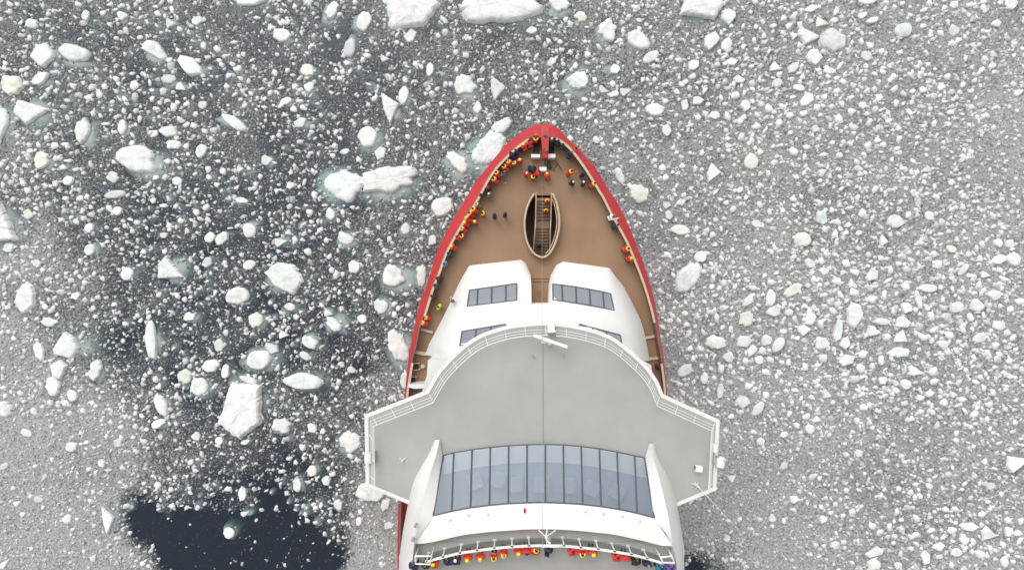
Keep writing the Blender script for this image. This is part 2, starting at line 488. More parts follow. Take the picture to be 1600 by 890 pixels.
LEDGE = {'w': ice_mat('submerged_pale_green_ice', (0.70, 0.76, 0.71), (0.84, 0.87, 0.82), 0.5, 2),
         'y': ice_mat('submerged_yellowish_ice', (0.68, 0.69, 0.59), (0.82, 0.82, 0.73), 0.5, 2),
         'b': ice_mat('submerged_teal_ice', (0.60, 0.77, 0.73), (0.76, 0.87, 0.83), 0.5, 2)}

def outline(kind, n, r):
    """unit outline (r about 1) of one piece of ice"""
    th = np.linspace(0, 2 * math.pi, n, endpoint=False)
    if kind in 'ath':
        if kind == 'a':
            k = r.choice([5, 6, 6, 7]); an = np.sort(np.linspace(0, 2 * math.pi, k, endpoint=False) + np.array([r.uniform(-.38, .38) for _ in range(k)]))
            rr = np.array([r.uniform(.82, 1.16) for _ in range(k)])
        elif kind == 't':
            an = np.array([0.0 + r.uniform(-.2, .2), 2.0 + r.uniform(-.2, .2), 3.3 + r.uniform(-.2, .2), 4.5 + r.uniform(-.2, .2)])
            rr = np.array([1.25, .95, .6, 1.0])
        else:
            an = np.array([0.05, .55, 1.1, 1.57, 2.1, 2.6, 3.1, 4.1, 5.3]); rr = np.array([1.1, 1.12, 1.1, 1.08, 1.1, 1.12, 1.1, .45, .45])
        pts = np.stack([rr * np.cos(an), rr * np.sin(an)], -1)
        if kind == 'h': pts[:, 1] -= .25; pts[:, 1] *= 1.3
        seg = np.linalg.norm(np.roll(pts, -1, 0) - pts, axis=1); L = np.concatenate([[0], np.cumsum(seg)])
        u = np.linspace(0, L[-1], n, endpoint=False); P2 = np.vstack([pts, pts[:1]])
        o = np.stack([np.interp(u, L, P2[:, 0]), np.interp(u, L, P2[:, 1])], -1)
        jit = .028
    else:
        amp = {'r': .075, 'l': .15, 'e': .08}[kind]
        rad = np.ones(n)
        for h in range(2, 9):
            rad += amp * (1.3 / h) * r.uniform(.4, 1.5) * np.cos(h * th + r.uniform(0, 6.28))
        if kind == 'l': rad += .08 * np.abs(np.sin(r.choice([3, 4, 5]) * th + r.uniform(0, 6)))
        o = np.stack([rad * np.cos(th), rad * np.sin(th)], -1); jit = .045 if kind == 'l' else .018
    o += np.array([[r.uniform(-jit, jit), r.uniform(-jit, jit)] for _ in range(n)])
    mn, mx = o.min(0), o.max(0)
    return (o - (mn + mx) / 2) / ((mx - mn) / 2)

def floe_mesh(kind, w, h, ang, r, tint, big):
    n = 64 if big else (26 if max(w, h) > 1.4 else 16)
    o = outline(kind, n, r) * np.array([w / 2, h / 2])
    ca, sa = math.cos(-ang), math.sin(-ang)
    o = o @ np.array([[ca, sa], [-sa, ca]])
    size = math.sqrt(w * h)
    fb = min(0.8, 0.08 + 0.12 * size) * r.uniform(.8, 1.2)
    rings = [(.70, -.9 * fb - .5, 0), (1.07, -.35 * fb - .15, 0), (1.045, -.02, 0), (1.0, .30 * fb, .1), (.95, .72 * fb, .3), (.87, .93 * fb, .6)]
    rings += [(.70, fb, 1), (.5, 1.03 * fb, 1), (.28, 1.05 * fb, 1)] if big else [(.55, 1.02 * fb, 1)]
    tilt = (r.uniform(-.16, .16), r.uniform(-.16, .16)); seed = r.uniform(0, 500)
    amp = fb * ({'a': .16, 't': .16, 'h': .2, 'r': .22, 'e': .22, 'l': .22}[kind])
    vs, fs = [], []
    for f, z, k in rings:
        for x, y in o * f:
            q = mnoise.noise(Vector((x * 1.1 + seed, y * 1.1, 0))) * .7 + mnoise.noise(Vector((x * 3.1 + seed, y * 3.1, 5))) * .45
            zz = z + k * (amp * q) + (max(0, z) / fb) * (tilt[0] * x + tilt[1] * y) * min(1, 1.3 / size)
            g = 1 + (.04 * mnoise.noise(Vector((x * 2 + seed, y * 2, z * 3))) if f > .6 else 0)
            vs.append((x * g, y * g, zz))
    m_ = len(rings)
    for j in range(m_ - 1):
        for i in range(n):
            k2 = (i + 1) % n
            fs.append((j * n + i, j * n + k2, (j + 1) * n + k2, (j + 1) * n + i))
    c = len(vs); vs.append((0, 0, rings[-1][1] * (1 + .1 * r.uniform(-1, 1))))
    for i in range(n): fs.append(((m_ - 1) * n + i, (m_ - 1) * n + (i + 1) % n, c))
    fs.append(tuple(reversed(range(n))))
    me = bpy.data.meshes.new('ice_block'); me.from_pydata(vs, [], fs)
    me.polygons.foreach_set('use_smooth', [kind in 'rel'] * len(me.polygons))
    if kind in 'rel': me.set_sharp_from_angle(angle=R(38))
    me.materials.append(ICE[tint])
    return me

def ledge_mesh(w, h, ang, r, tint):
    n = 30
    o = outline('l' if r.random() < .5 else 'r', n, r) * np.array([w / 2, h / 2])
    ca, sa = math.cos(-ang), math.sin(-ang)
    o = o @ np.array([[ca, sa], [-sa, ca]])
    seed = r.uniform(0, 500)
    rings = [(.70, -3.0), (.96, -2.7), (1.0, -1.8), (.93, -1.0), (.83, -.48), (.68, -.20), (.42, -.06)]
    vs, fs = [], []
    for f, z in rings:
        for x, y in o * f:
            vs.append((x, y, min(-.04, z + .10 * mnoise.noise(Vector((x * 1.2 + seed, y * 1.2, z)))))) 
    for j in range(len(rings) - 1):
        for i in range(n):
            k = (i + 1) % n
            fs.append((j * n + i, j * n + k, (j + 1) * n + k, (j + 1) * n + i))
    c = len(vs); vs.append((0, 0, -.05)); m_ = len(rings)
    for i in range(n): fs.append(((m_ - 1) * n + i, (m_ - 1) * n + (i + 1) % n, c))
    fs.append(tuple(reversed(range(n))))
    me = bpy.data.meshes.new('submerged_ledge'); me.from_pydata(vs, [], fs)
    me.polygons.foreach_set('use_smooth', [True] * len(me.polygons))
    me.materials.append(LEDGE.get(tint, LEDGE['w']))
    return me

# x y w h turn(deg, clockwise in the photo) shape tint [ledge dx dy w h] | label | short name used to place its neighbours
FLOES = '''
69 86 33 35 20 a w 6 2 44 40|many-faceted white floe, left neighbour of the rounded oblong floe near top left|the many-faceted white floe
117 84 46 24 12 r w 2 9 54 30|rounded oblong white floe with green underwater rim near the top left corner|the rounded oblong floe at top left
244 79 40 22 38 a w -2 9 44 24|angular white slab at top left, upper of a pair tilted alike|the upper tilted slab at top left
298 104 42 23 35 a w 9 6 36 26|angular white slab at top left, lower of a pair tilted alike|the lower tilted slab at top left
20 134 34 30 20 l y|lumpy yellowish floe by the left edge, above the white wedge-shaped floe|the lumpy yellowish floe at left
64 123 27 16 -30 r w 2 5 30 20
51 174 50 36 -8 t w|large white wedge-shaped floe near the left edge, upper part of the picture|the white wedge floe at upper left
-2 192 30 52 0 r w 8 0 44 60
130 205 22 40 10 l p 4 6 36 48|lumpy pale floe with soaked halo right of the white wedge-shaped floe
367 192 44 15 33 e w|long narrow white floe tilted down to the right, alone in dark water above left|the long tilted floe at upper left
263 206 28 15 -5 a w
284 137 16 14 30 t w
192 199 13 22 10 r w 3 3 20 26
264 124 20 13 5 r g
50 38 20 15 -5 l w
134 25 12 17 0 r g
192 26 17 12 15 a w 0 5 20 14
309 33 17 12 -20 a w
268 38 15 15 10 t g
645 12 76 58 -12 a w -6 -2 84 64|big angular white floe at the top edge, left of centre|the big angular floe at the top edge
784 8 120 52 -4 l w 8 10 130 46|very large lumpy white floe cut by the top edge above the bow|the very large floe at the top edge
519 17 16 28 30 l w -3 6 30 36
569 34 20 28 15 r w -6 2 30 32
441 56 26 20 10 a w 4 3 26 26
642 56 21 17 -25 a w
547 75 16 27 15 r g
481 110 20 18 10 l y 0 1 32 26
484 136 16 13 -30 l w 0 3 26 20
612 167 24 46 -15 t w 4 8 24 30|pointed diamond-shaped white floe standing on end left of the bow|the diamond-shaped floe
631 150 15 28 5 r w 2 4 24 32
574 214 28 30 10 r w|clean rounded white floe straight below the diamond-shaped floe left of the bow|the clean rounded floe left of the bow
725 134 32 30 40 l w 2 4 44 42|lumpy white floe in a pale halo, above left of the bow tip|the lumpy floe above the bow's left
779 137 22 36 -5 t g|grey pointed floe between the bow tip and the lumpy haloed floe
672 109 11 20 10 r w
471 192 21 13 -25 a w
447 158 18 10 -12 r w 3 2 24 16
785 197 32 20 -20 l p
766 234 40 56 35 l b -8 6 66 76|long pale bluish floe touching the port side of the bow|the pale bluish floe at the port bow
392 0 44 18 -8 r b 0 0 60 26
746 168 13 18 5 a w
594 240 17 20 35 a w
539 237 14 8 -15 r w
874 8 32 22 5 l w 0 8 46 34
907 27 18 16 -20 l y 0 4 26 24|yellowish haloed floe at the top, right of the very large lumpy floe
949 47 26 32 10 l w -4 6 36 46|ragged white floe with a greenish tail, straight above the starboard bow|the ragged floe above the bow
997 64 36 24 42 r w -5 7 36 24|bean-shaped white floe tilted to the right, above the starboard bow|the bean-shaped floe
1017 89 26 14 -28 r w
1096 10 64 44 -8 a w -2 6 70 44|large flat angular floe cut by the top edge, right of the bow|the large flat floe at the top right
1138 25 22 22 -40 a w -4 6 30 30
1111 64 20 28 28 a w -3 3 26 34
1135 70 15 20 15 r p 0 2 20 24
903 127 30 26 -20 l p -2 2 54 54|round soaked pale floe with a blurred outline above the starboard bow|the round soaked floe
961 108 15 14 5 a w -8 1 30 20
1083 102 20 14 -40 a w
1144 97 18 12 -10 a w
1155 124 17 13 -15 a w
1023 172 28 19 180 h w 2 4 32 24|half-moon white floe right of the bow, flat side up|the half-moon floe right of the bow
862 96 17 10 -38 a w
831 48 15 11 20 a w
944 141 16 11 15 t w
958 148 17 9 -20 a w
978 143 17 12 -15 t w
1091 157 17 12 -10 a w
1070 164 11 16 5 a w
1165 165 14 16 -25 a w
1117 180 16 12 5 h w
1042 204 14 18 10 a w
1264 57 30 26 0 t w|white blunt triangular floe, upper of a close trio at upper right|the triangular floe of the upper-right trio
1301 64 38 32 25 a g|smooth grey squarish slab, right one of a close trio at upper right|the smooth grey slab at upper right
1272 89 24 23 10 a w|white five-sided floe, lowest of a close trio at upper right|the five-sided floe of the upper-right trio
1267 14 22 10 -20 l w -3 2 30 20
1285 36 19 14 10 t y
1348 24 15 9 -25 a y
1363 32 19 9 -20 e w
1354 2 24 11 0 r w
1411 48 24 20 -10 r p 0 2 26 26
1489 48 14 16 -35 a g
1556 38 15 12 -20 a p
1579 6 18 18 -20 r p 0 3 26 26
1296 111 18 10 5 e w
1260 156 24 15 -38 a w
1212 106 16 16 20 t w
1214 130 15 12 -30 r w
1248 137 17 10 10 r w
1240 106 20 12 -30 l y -6 4 26 22
1353 88 18 13 25 a p
1303 32 12 8 0 r w
216 248 60 40 22 l w 12 10 76 50|big lumpy white floe with a grey ledge at its lower right, upper left quarter|the big lumpy floe at upper left
66 251 22 26 5 l y 6 3 34 34|small crumbly yellowish floe near the left edge, left of the big lumpy floe
4 356 58 60 35 t w 10 0 84 74|big white floe with a hazy halo cut by the left edge|the big hazy floe at the left edge
14 387 14 14 10 a p
107 282 16 14 0 r w 2 2 22 20
177 277 17 15 20 l w
180 304 30 11 -8 e g
268 424 42 34 28 t w 4 -2 48 46|sharp-cornered triangular white floe left of centre, apex up|the triangular floe left of centre
199 428 17 19 20 r w 3 -2 24 26
141 390 15 17 10 r w 3 0 26 26
314 236 15 20 25 r w
272 226 22 13 5 l w
277 283 14 12 10 r w
328 371 16 15 -20 r y
347 372 23 14 -38 r w
390 360 18 21 5 r w
325 410 14 15 20 a g
390 414 18 14 -10 l w
378 313 19 9 5 l w
45 335 14 16 10 l y
140 356 14 15 0 r w 2 0 22 22
184 330 15 13 0 r y
537 290 56 46 10 l b -6 0 78 58|greenish half-sunk floe with white edges, left of the long teal-edged floe|the greenish half-sunk floe
606 281 86 38 -6 l w 2 8 98 58|long white floe with a teal underwater shelf, left of the bow|the teal-edged floe
715 252 40 20 42 l w 0 4 60 58|white boomerang-shaped ice on a round sunken disc beside the port bow|the boomerang ice by the port bow
692 322 32 28 -35 r w -4 2 42 38|plump white floe beside the port bow, where deck crowd is thickest|the plump floe at the port bow
634 357 13 17 10 r w 0 2 26 26
540 373 24 16 20 l w 2 3 36 32|broken white bits on a pale sunken disc, midway below the teal-edged floe
553 417 18 18 20 a p
616 432 34 30 20 l p 8 4 62 48|pale crumbly floe off the port side, level with the white deckhouse front|the pale crumbly port floe
659 431 14 32 5 l p 0 4 30 40
444 432 56 40 18 a w 0 6 62 46|big clean white slab with straight edges, alone in dark water left of the ship|the big clean slab
418 250 17 15 -10 a w
455 290 12 11 20 a w
517 334 14 18 10 l p
440 378 20 13 -10 t w
481 393 12 10 20 a w
1115 271 19 28 15 t w|white shield-shaped floe right of the bow, sharp end up|the shield-shaped floe
1174 252 20 22 20 r y 0 1 28 30
996 302 34 26 30 l y 2 0 56 46|yellowish soaked floe with a white square lump beside the starboard bow|the yellowish floe at the starboard bow
1007 301 15 16 30 a w
968 275 12 25 -20 l w
1063 359 29 15 5 h w|white half-moon slab starboard of the foredeck, flat side up|the half-moon slab to starboard
1094 401 17 17 10 r w 0 0 22 22
1074 432 30 52 32 l w -8 6 46 62|long white floe with a greenish edge slanting beside the starboard side|the long slanting starboard floe
1254 374 24 21 10 r y 0 0 36 32|round pale yellow floe alone well to starboard, level with the deckhouse front|the round pale yellow floe
1265 411 17 13 15 a w
1042 321 12 11 10 a g
1045 336 11 14 0 a g
1284 340 17 20 5 a b -5 0 24 22
1398 346 24 20 0 h g|smooth grey rounded slab well to starboard, upper right quarter|the smooth grey rounded slab to starboard
1381 376 13 18 10 t w
1362 430 21 17 -40 a w
1287 424 16 11 0 a w
1582 405 21 19 10 r w
1560 405 21 13 -25 e w
1577 380 16 13 10 a w
1559 379 14 14 5 l w
1486 389 15 11 15 r y
1505 421 20 9 -50 e w
1540 430 14 10 15 t w
41 465 29 44 8 h w|white half-oval floe with straight right side near the left edge|the half-oval floe at the left edge
237 531 16 56 -8 e w 5 2 28 54|tall narrow white floe standing upright left of centre, greenish right rim|the tall narrow floe
105 538 38 38 5 a w 12 4 64 46|squarish pinkish-white floe with a pale ledge, by the left edge|the squarish floe at the left
62 548 14 28 -20 r w 4 -3 24 32
93 577 24 28 0 a w|smooth bluish-white floe just below the squarish floe at the left
78 503 25 14 8 l w
150 578 17 32 15 l p 3 4 24 40
84 603 22 28 -20 l p
6 638 28 22 10 l w
114 617 13 18 -25 r w
371 462 34 25 -15 r w 0 4 38 28|rounded white floe with a straight top, below left of the big clean slab|the rounded floe below the clean slab
296 494 19 13 -12 a w
253 632 17 35 -18 e w 3 0 24 34
249 661 22 12 -20 l p
312 604 25 26 10 r w 3 4 38 36|round white floe in a soaked halo, left of the biggest floe|the round haloed floe
289 587 20 20 30 l y
330 571 26 18 -20 a w
353 580 12 20 10 r w
343 539 14 18 0 r p
400 500 22 24 10 l y 2 2 32 32
405 562 36 27 -5 r w 0 0 66 42|bright oval ice on a broad sunken pale disc, above the biggest floe|the oval ice on a sunken disc
425 544 22 15 25 a g
380 640 60 82 14 a w 0 -8 68 84|biggest single floe left of the ship, tall white block with grey top|the biggest floe
388 593 26 10 15 e p
474 595 58 24 5 r w 4 2 66 32|smooth oval white floe lying level, right of the biggest floe|the smooth oval floe
521 506 28 16 35 l w 4 0 42 40|white boomerang-shaped ice on a pale disc, between clean slab and port wing
514 489 14 12 10 t g
484 534 24 17 40 l w
444 523 15 13 10 t w
478 556 20 10 30 r p
453 479 16 11 5 r p
596 478 20 22 -10 l p 3 2 36 36
566 498 15 13 10 r w
622 540 28 50 -20 l w 6 8 50 72|ragged pale floe pressed against the port side of the hull|the ragged floe against the port side
633 594 14 24 5 r w
440 664 28 22 5 l p
488 668 15 13 10 a w
547 690 32 32 10 l w 0 3 46 46|ragged white floe just left of the port bridge wing|the ragged floe by the port wing
580 768 42 26 10 r p 0 0 52 34|pale rounded floe showing under the rear corner of the port wing|the floe under the port wing
602 788 12 20 15 l p
171 812 16 40 -8 t b 4 -4 26 50|pale pointed wedge of ice at the left shore of the black pool|the pointed wedge by the black pool
112 698 16 14 5 l w
42 676 15 10 20 a w
358 832 16 16 0 r w|small round white floe floating alone on the black open water|the lone round floe on black water
379 771 13 21 10 a w
384 801 14 8 -25 t w
488 735 14 16 10 r w 2 0 20 20
465 757 12 20 5 r w 2 0 18 24
510 750 13 14 30 l p
529 788 13 15 -20 a p
561 814 9 13 10 r w
608 820 15 10 -15 a p
8 880 22 9 -38 t w
343 688 12 11 10 a w
384 690 15 7 -20 e w
1117 534 30 22 -10 l w -4 2 38 26|broad white floe off the starboard side, level with the bridge front|the broad floe to starboard
1163 533 22 17 0 a w
1197 531 17 15 -20 a w -2 2 20 18
1216 538 14 24 32 r w
1174 547 18 12 -35 a w
1138 557 18 16 10 l p -4 2 32 26
1166 498 20 24 30 l y
1204 465 13 25 5 r w 0 -3 15 28
1210 486 24 15 -25 a w
1169 470 14 21 35 a w
1186 562 13 12 0 r w
1070 578 24 15 -30 r p
1100 590 11 18 5 r p
1125 610 9 22 8 e w
1160 628 20 18 25 a w -4 2 24 22
1184 638 12 24 38 r w
1239 453 30 14 -32 e y|yellowish long floe slanting up to the right, far off the starboard side|the slanting yellowish floe
1265 497 17 19 5 a w
1255 516 18 17 15 a w -2 3 22 22
1285 536 20 18 5 l w -4 1 28 22
1335 493 23 36 3 a w 0 -5 26 40|tall blocky white floe in the crowded ice far to starboard|the tall blocky floe to starboard
1410 503 24 17 -5 a w 0 -4 30 36
1415 481 18 16 35 a w -5 4 26 24
1408 528 18 22 40 t w 4 -2 34 26
1403 550 34 15 -4 l b|curved bluish-white floe with upturned ends far to starboard|the curved bluish floe to starboard
1320 535 16 20 10 a w -3 2 26 28
1323 562 25 15 -25 a w 0 4 28 18
1309 516 12 34 15 a p
1527 477 20 18 15 a w
1553 461 19 16 -20 a w
1495 480 22 16 -25 a w -4 2 28 20
1560 509 18 13 10 r w
1530 528 21 14 -25 r w
1431 580 22 15 18 t w
1379 594 13 12 10 a w
1414 600 15 15 0 r p 0 0 20 20
1450 450 27 12 0 e w
1434 468 9 26 -15 e w
1378 502 22 10 5 e w
1363 518 17 16 25 a w
1590 722 34 24 -12 t w -6 0 44 36|large white wedge cut by the right edge, lower right quarter|the large wedge at the right edge
1513 822 28 12 5 a w
1544 833 21 21 15 t w
1505 841 16 13 40 a w -7 0 18 20
1366 862 26 13 -28 a w
1365 880 19 16 -20 a w
1445 870 14 20 5 a w
1466 853 18 11 -20 a p
1494 862 17 12 -5 h p
1531 865 17 11 10 r w
1575 830 13 14 20 a p
1569 876 12 15 10 r w
1265 670 14 14 0 r w 0 2 18 18
1341 708 12 12 40 a g
1403 883 12 10 0 a p
'''
HULLP = [(850,194),(872,200),(901,229),(933,265),(966,318),(994,380),(1015,440),(1033,540),(1046,700),(1048,1000),(621,1000),(621,850),(632,620),(642,537),(656,474),(680,398),(704,352),(744,283),(770,250),(809,211),(835,196)]
def hull_mask(x, y, grow=0.0):
    """photo-plane test against the hull outline as it stands on the water"""
    sx = (np.asarray(x) - 800.0) * (CAM_H / (CAM_H - 11.3)) + 800; sy = (np.asarray(y) - 445.0) * (CAM_H / (CAM_H - 11.3)) + 445
    cx, cy = 838.0, 600.0
    return inside([(cx + (a - cx) * (1 + grow), cy + (b - cy) * (1 + grow)) for a, b in [(800 + (p - 800) * 1, 445 + (q - 445) * 1) for p, q in HULLP]], sx, sy)

pieces = []          # every single piece: dict
for line in FLOES.strip().splitlines():
    f = line.split('|')
    a = f[0].split()
    pieces.append(dict(x=float(a[0]), y=float(a[1]), w=float(a[2]) * 1.08, h=float(a[3]) * 1.08, ang=float(a[4]), kind=a[5], tint=a[6],
                       ledge=[float(v) for v in a[7:11]] if len(a) > 7 else None,
                       label=f[1] if len(f) > 1 else None, short=f[2] if len(f) > 2 else None))
for i, p in enumerate(pieces):                            # most of the rest sit on a narrow sunken foot
    if not p['ledge'] and max(p['w'], p['h']) > 13 and i % 4:
        r = random.Random(300 + i)
        p['ledge'] = [r.uniform(-.15, .15) * p['w'], r.uniform(-.1, .25) * p['h'], p['w'] * r.uniform(1.15, 1.4), p['h'] * r.uniform(1.2, 1.5)]
# the next largest pieces, scattered where the ice lies thick, up to 300 in all
tries = 0
while len(pieces) < 300 and tries < 20000:
    tries += 1
    x, y = rnd.uniform(5, 1595), rnd.uniform(5, 885)
    if rnd.random() > 0.25 + float(slush(np.array([x]), np.array([y]))[0]) * .8: continue
    if float(slush(np.array([x]), np.array([y]))[0]) < .1: continue
    if hull_mask(x, y, .06) or (560 < x < 1130 and 600 < y): continue
    s = rnd.uniform(11.5, 15.5)
    if any((p['x'] - x) ** 2 + (p['y'] - y) ** 2 < (max(p['w'], p['h']) * .6 + s + 14) ** 2 for p in pieces): continue
    q = rnd.uniform(.6, 1)
    pieces.append(dict(x=x, y=y, w=s, h=s * q, ang=rnd.uniform(-60, 60), kind=rnd.choice('aaartl'), tint=rnd.choice('wwwpg'), ledge=None, label=None, short=None))

# words for the pieces without a name of their own: look, then place beside a named neighbour
marks = [(p['x'], p['y'], p['short']) for p in pieces if p['short']]
marks += [(1150, 700, 'the starboard bridge wing'), (850, 180, 'the bow tip'), (1110, 830, 'the starboard stern-side slush'), (1420, 700, 'the fine slush at lower right')]
KW = {'a': 'angular', 'r': 'rounded', 'l': 'lumpy', 't': 'pointed', 'h': 'half-moon', 'e': 'narrow'}
TW = {'w': 'white', 'g': 'grey', 'y': 'yellowish', 'b': 'bluish', 'p': 'pale'}
groups = {}
for p in pieces:
    if p['label']: continue
    m_ = min(marks, key=lambda m: (m[0] - p['x']) ** 2 + (m[1] - p['y']) ** 2)
    dx, dy = p['x'] - m_[0], p['y'] - m_[1]
    dirw = ('right of' if dx > 0 else 'left of') if abs(dx) > abs(dy) else ('below' if dy > 0 else 'above')
    groups.setdefault((m_[2], dirw), []).append((dx * dx + dy * dy, p))
ORD = ['closest', 'second closest', 'third closest', 'fourth closest', 'fifth closest', 'sixth closest', 'seventh closest', 'eighth closest', 'ninth closest', 'tenth closest', 'eleventh closest', 'twelfth closest']
for (nm, dw), lst in groups.items():
    lst.sort(key=lambda t: t[0])
    for i, (_, p) in enumerate(lst):
        sz = 'sizeable' if max(p['w'], p['h']) > 22 else 'small'
        p['label'] = '%s %s %s ice, %s%s %s' % (sz, KW[p['kind']], TW[p['tint']], (ORD[min(i, 11)] + ' ') if len(lst) > 1 else '', dw, nm)

for i, p in enumerate(pieces):
    r = random.Random(1000 + i)
    w, h = p['w'] * K0, p['h'] * K0
    big = max(p['w'], p['h']) > 30
    name = 'ice_floe' if max(p['w'], p['h']) > 22 else 'ice_chunk'
    loc = P(p['x'], p['y'], 0)
    me = floe_mesh(p['kind'], w, h, R(p['ang']), r, p['tint'], big)
    if p['ledge']:
        root = empty(name, loc)
        me.name = 'ice_block'
        b_ = bpy.data.objects.new('ice_block', me); COL.objects.link(b_); b_.parent = root
        dx, dy, lw, lh = p['ledge']
        le = bpy.data.objects.new('submerged_ledge', ledge_mesh(lw * K0 * 1.25, lh * K0 * 1.25, R(p['ang'] * .5), r, p['tint'])); COL.objects.link(le)
        le.parent = root; le.location = (dx * K0, -dy * K0, 0)
    else:
        me.name = name
        root = bpy.data.objects.new(name, me); COL.objects.link(root); root.location = loc
    tag(root, p['label'], 'ice floe', 'loose ice floating round the ship')

build_sea()

# ---- everything smaller: tens of thousands of crumbs, one mass
def build_brash():
    ntry = 330000
    px = rng.uniform(-110, 1710, ntry); py = rng.uniform(-110, 1000, ntry)
    s = slush(px, py)
    # pieces gather in loose patches
    patch = 0.5 + wob(px, py, .045, .32) + wob(py, px, .11, .25)
    keep = rng.random(ntry) < (0.12 + 0.42 * s ** 0.7) * np.clip(.55 + .75 * patch, .15, 1.4) * np.where(s < .1, np.where(px > 360, .35, .10), 1.0)
    keep &= ~hull_mask(px, py, -.02)
    for p in pieces:
        ca, sa = math.cos(R(p['ang'])), math.sin(R(p['ang']))
        dx, dy = px - p['x'], py - p['y']
        u, v = dx * ca + dy * sa, -dx * sa + dy * ca
        keep &= (u / (p['w'] * .5)) ** 2 + (v / (p['h'] * .5)) ** 2 > .9
        if p['ledge']:
            ex, ey = dx - p['ledge'][0], dy - p['ledge'][1]
            keep &= ((ex / (p['ledge'][2] * .5)) ** 2 + (ey / (p['ledge'][3] * .5)) ** 2 > .55) | (rng.random(len(px)) < .10 + .4 * s)
    px, py, s = px[keep], py[keep], s[keep]
    n = len(px)
    u = rng.random(n)
    fine = np.clip((cover(px, py) - .80) / .14, 0, 1)     # the finest slush has few chunks in it
    chunky = np.exp(-(((px - 1350) / 330) ** 2 + ((py - 500) / 150) ** 2)) + .5 * np.exp(-(((px - 1250) / 300) ** 2 + ((py - 130) / 130) ** 2))
    hi_ = 11.5 - 5.0 * fine * (1 - chunky.clip(0, 1)); lo_ = 1.7; ex = 1.75 - .75 * chunky.clip(0, 1) + .5 * fine
    size = lo_ * (1 - u * (1 - (lo_ / hi_) ** ex)) ** (-1 / ex)   # photo pixels: many crumbs, few chunks
    size *= np.where(s < .1, .8, 1.0)
    asp = rng.uniform(.38, 1.0, n); ang = rng.uniform(0, math.pi * 2, n)
    bright = np.clip(.28 + .034 * size + rng.normal(0, .13, n) + .06 * s, .08, .78)
    # the chunks proper: spaced out, clumped by drift, larger where the field is coarse
    nb = 110000
    bx, by = rng.uniform(-100, 1700, nb), rng.uniform(-100, 990, nb)
    bs = slush(bx, by); bf = np.clip((cover(bx, by) - .84) / .12, 0, 1)
    ch_ = np.exp(-(((bx - 1380) / 300) ** 2 + ((by - 500) / 125) ** 2)) + .8 * np.exp(-(((bx - 1490) / 150) ** 2 + ((by - 860) / 50) ** 2)) + .5 * np.exp(-(((bx - 1160) / 70) ** 2 + ((by - 600) / 80) ** 2)) + .6 * np.exp(-(((bx - 1230) / 260) ** 2 + ((by - 130) / 130) ** 2)) + .35 * np.exp(-(((bx - 200) / 260) ** 2 + ((by - 150) / 160) ** 2))
    want = (.05 + .42 * ch_ + .3 * wob(bx, by, .03, 1.0)) * np.where(bs < .1, .03, 1) * (1 - .75 * bf * (1 - ch_.clip(0, 1)))
    ok = (rng.random(nb) < want) & ~hull_mask(bx, by, -.02)
    bx, by, bs, ch_ = bx[ok], by[ok], bs[ok], ch_[ok].clip(0, 1)
    lo_ = 5.2 + 2.6 * ch_
    bsz = lo_ * (1 - rng.random(len(bx)) * (1 - (lo_ / (13 + 6 * ch_)) ** 1.9)) ** (-1 / 1.9)
    cell, good = {}, []
    for p in pieces:
        for ix in range(int((p['x'] - p['w']) // 16), int((p['x'] + p['w']) // 16) + 1):
            for iy in range(int((p['y'] - p['w']) // 16), int((p['y'] + p['w']) // 16) + 1):
                cell.setdefault((ix, iy), []).append((p['x'], p['y'], max(p['w'], p['h'])))
    for i in np.argsort(-bsz):
        cx_, cy_, z_ = bx[i], by[i], bsz[i]; g = (int(cx_ // 16), int(cy_ // 16))
        if any((cx_ - q[0]) ** 2 + (cy_ - q[1]) ** 2 < (.50 * (z_ + q[2])) ** 2 for ax in (-1, 0, 1) for ay in (-1, 0, 1) for q in cell.get((g[0] + ax, g[1] + ay), ())): continue
        cell.setdefault(g, []).append((cx_, cy_, z_)); good.append(i)
    good = np.array(good); nbk = len(good)
    px = np.concatenate([px, bx[good]]); py = np.concatenate([py, by[good]]); s = np.concatenate([s, bs[good]]); size = np.concatenate([size, bsz[good]])
    rad = size * K0 * .5; n = len(px)
    asp = np.concatenate([asp, rng.uniform(.42, 1.0, nbk)]); ang = np.concatenate([ang, rng.uniform(0, math.pi * 2, nbk)])
    bright = np.concatenate([bright, np.clip(.50 + .018 * bsz[good] + rng.normal(0, .13, nbk), .2, .82)])
    cx, cy = (px - 800) * K0, (445 - py) * K0
    V, F, A = [], [], []
    base = 0
    for lo, hi, k in ((0, 2.6, 4), (2.6, 4.5, 5), (4.5, 99, 6)):
        sel = np.where((size >= lo) & (size < hi))[0]
        m_ = len(sel)
        if not m_: continue
        th = np.linspace(0, 2 * math.pi, k, endpoint=False)[None, :] + rng.uniform(-.32, .32, (m_, k)) * (6 / k)
        rr = rng.uniform(.62, 1.28, (m_, k)) * rad[sel][:, None]
        x0, y0 = rr * np.cos(th), rr * np.sin(th) * asp[sel][:, None]
        ca, sa = np.cos(ang[sel])[:, None], np.sin(ang[sel])[:, None]
        X, Y = x0 * ca - y0 * sa, x0 * sa + y0 * ca
        hgt = (rad[sel] * (rng.uniform(.14, .34, m_) if k == 6 else rng.uniform(.2, .5, m_)) + .03)[:, None]
        def ring(f, z):
            return np.stack([cx[sel][:, None] + X * f, cy[sel][:, None] + Y * f, np.broadcast_to(z, X.shape)], -1)
        tilt = (X * rng.uniform(-.25, .25, (m_, 1)) + Y * rng.uniform(-.25, .25, (m_, 1)))
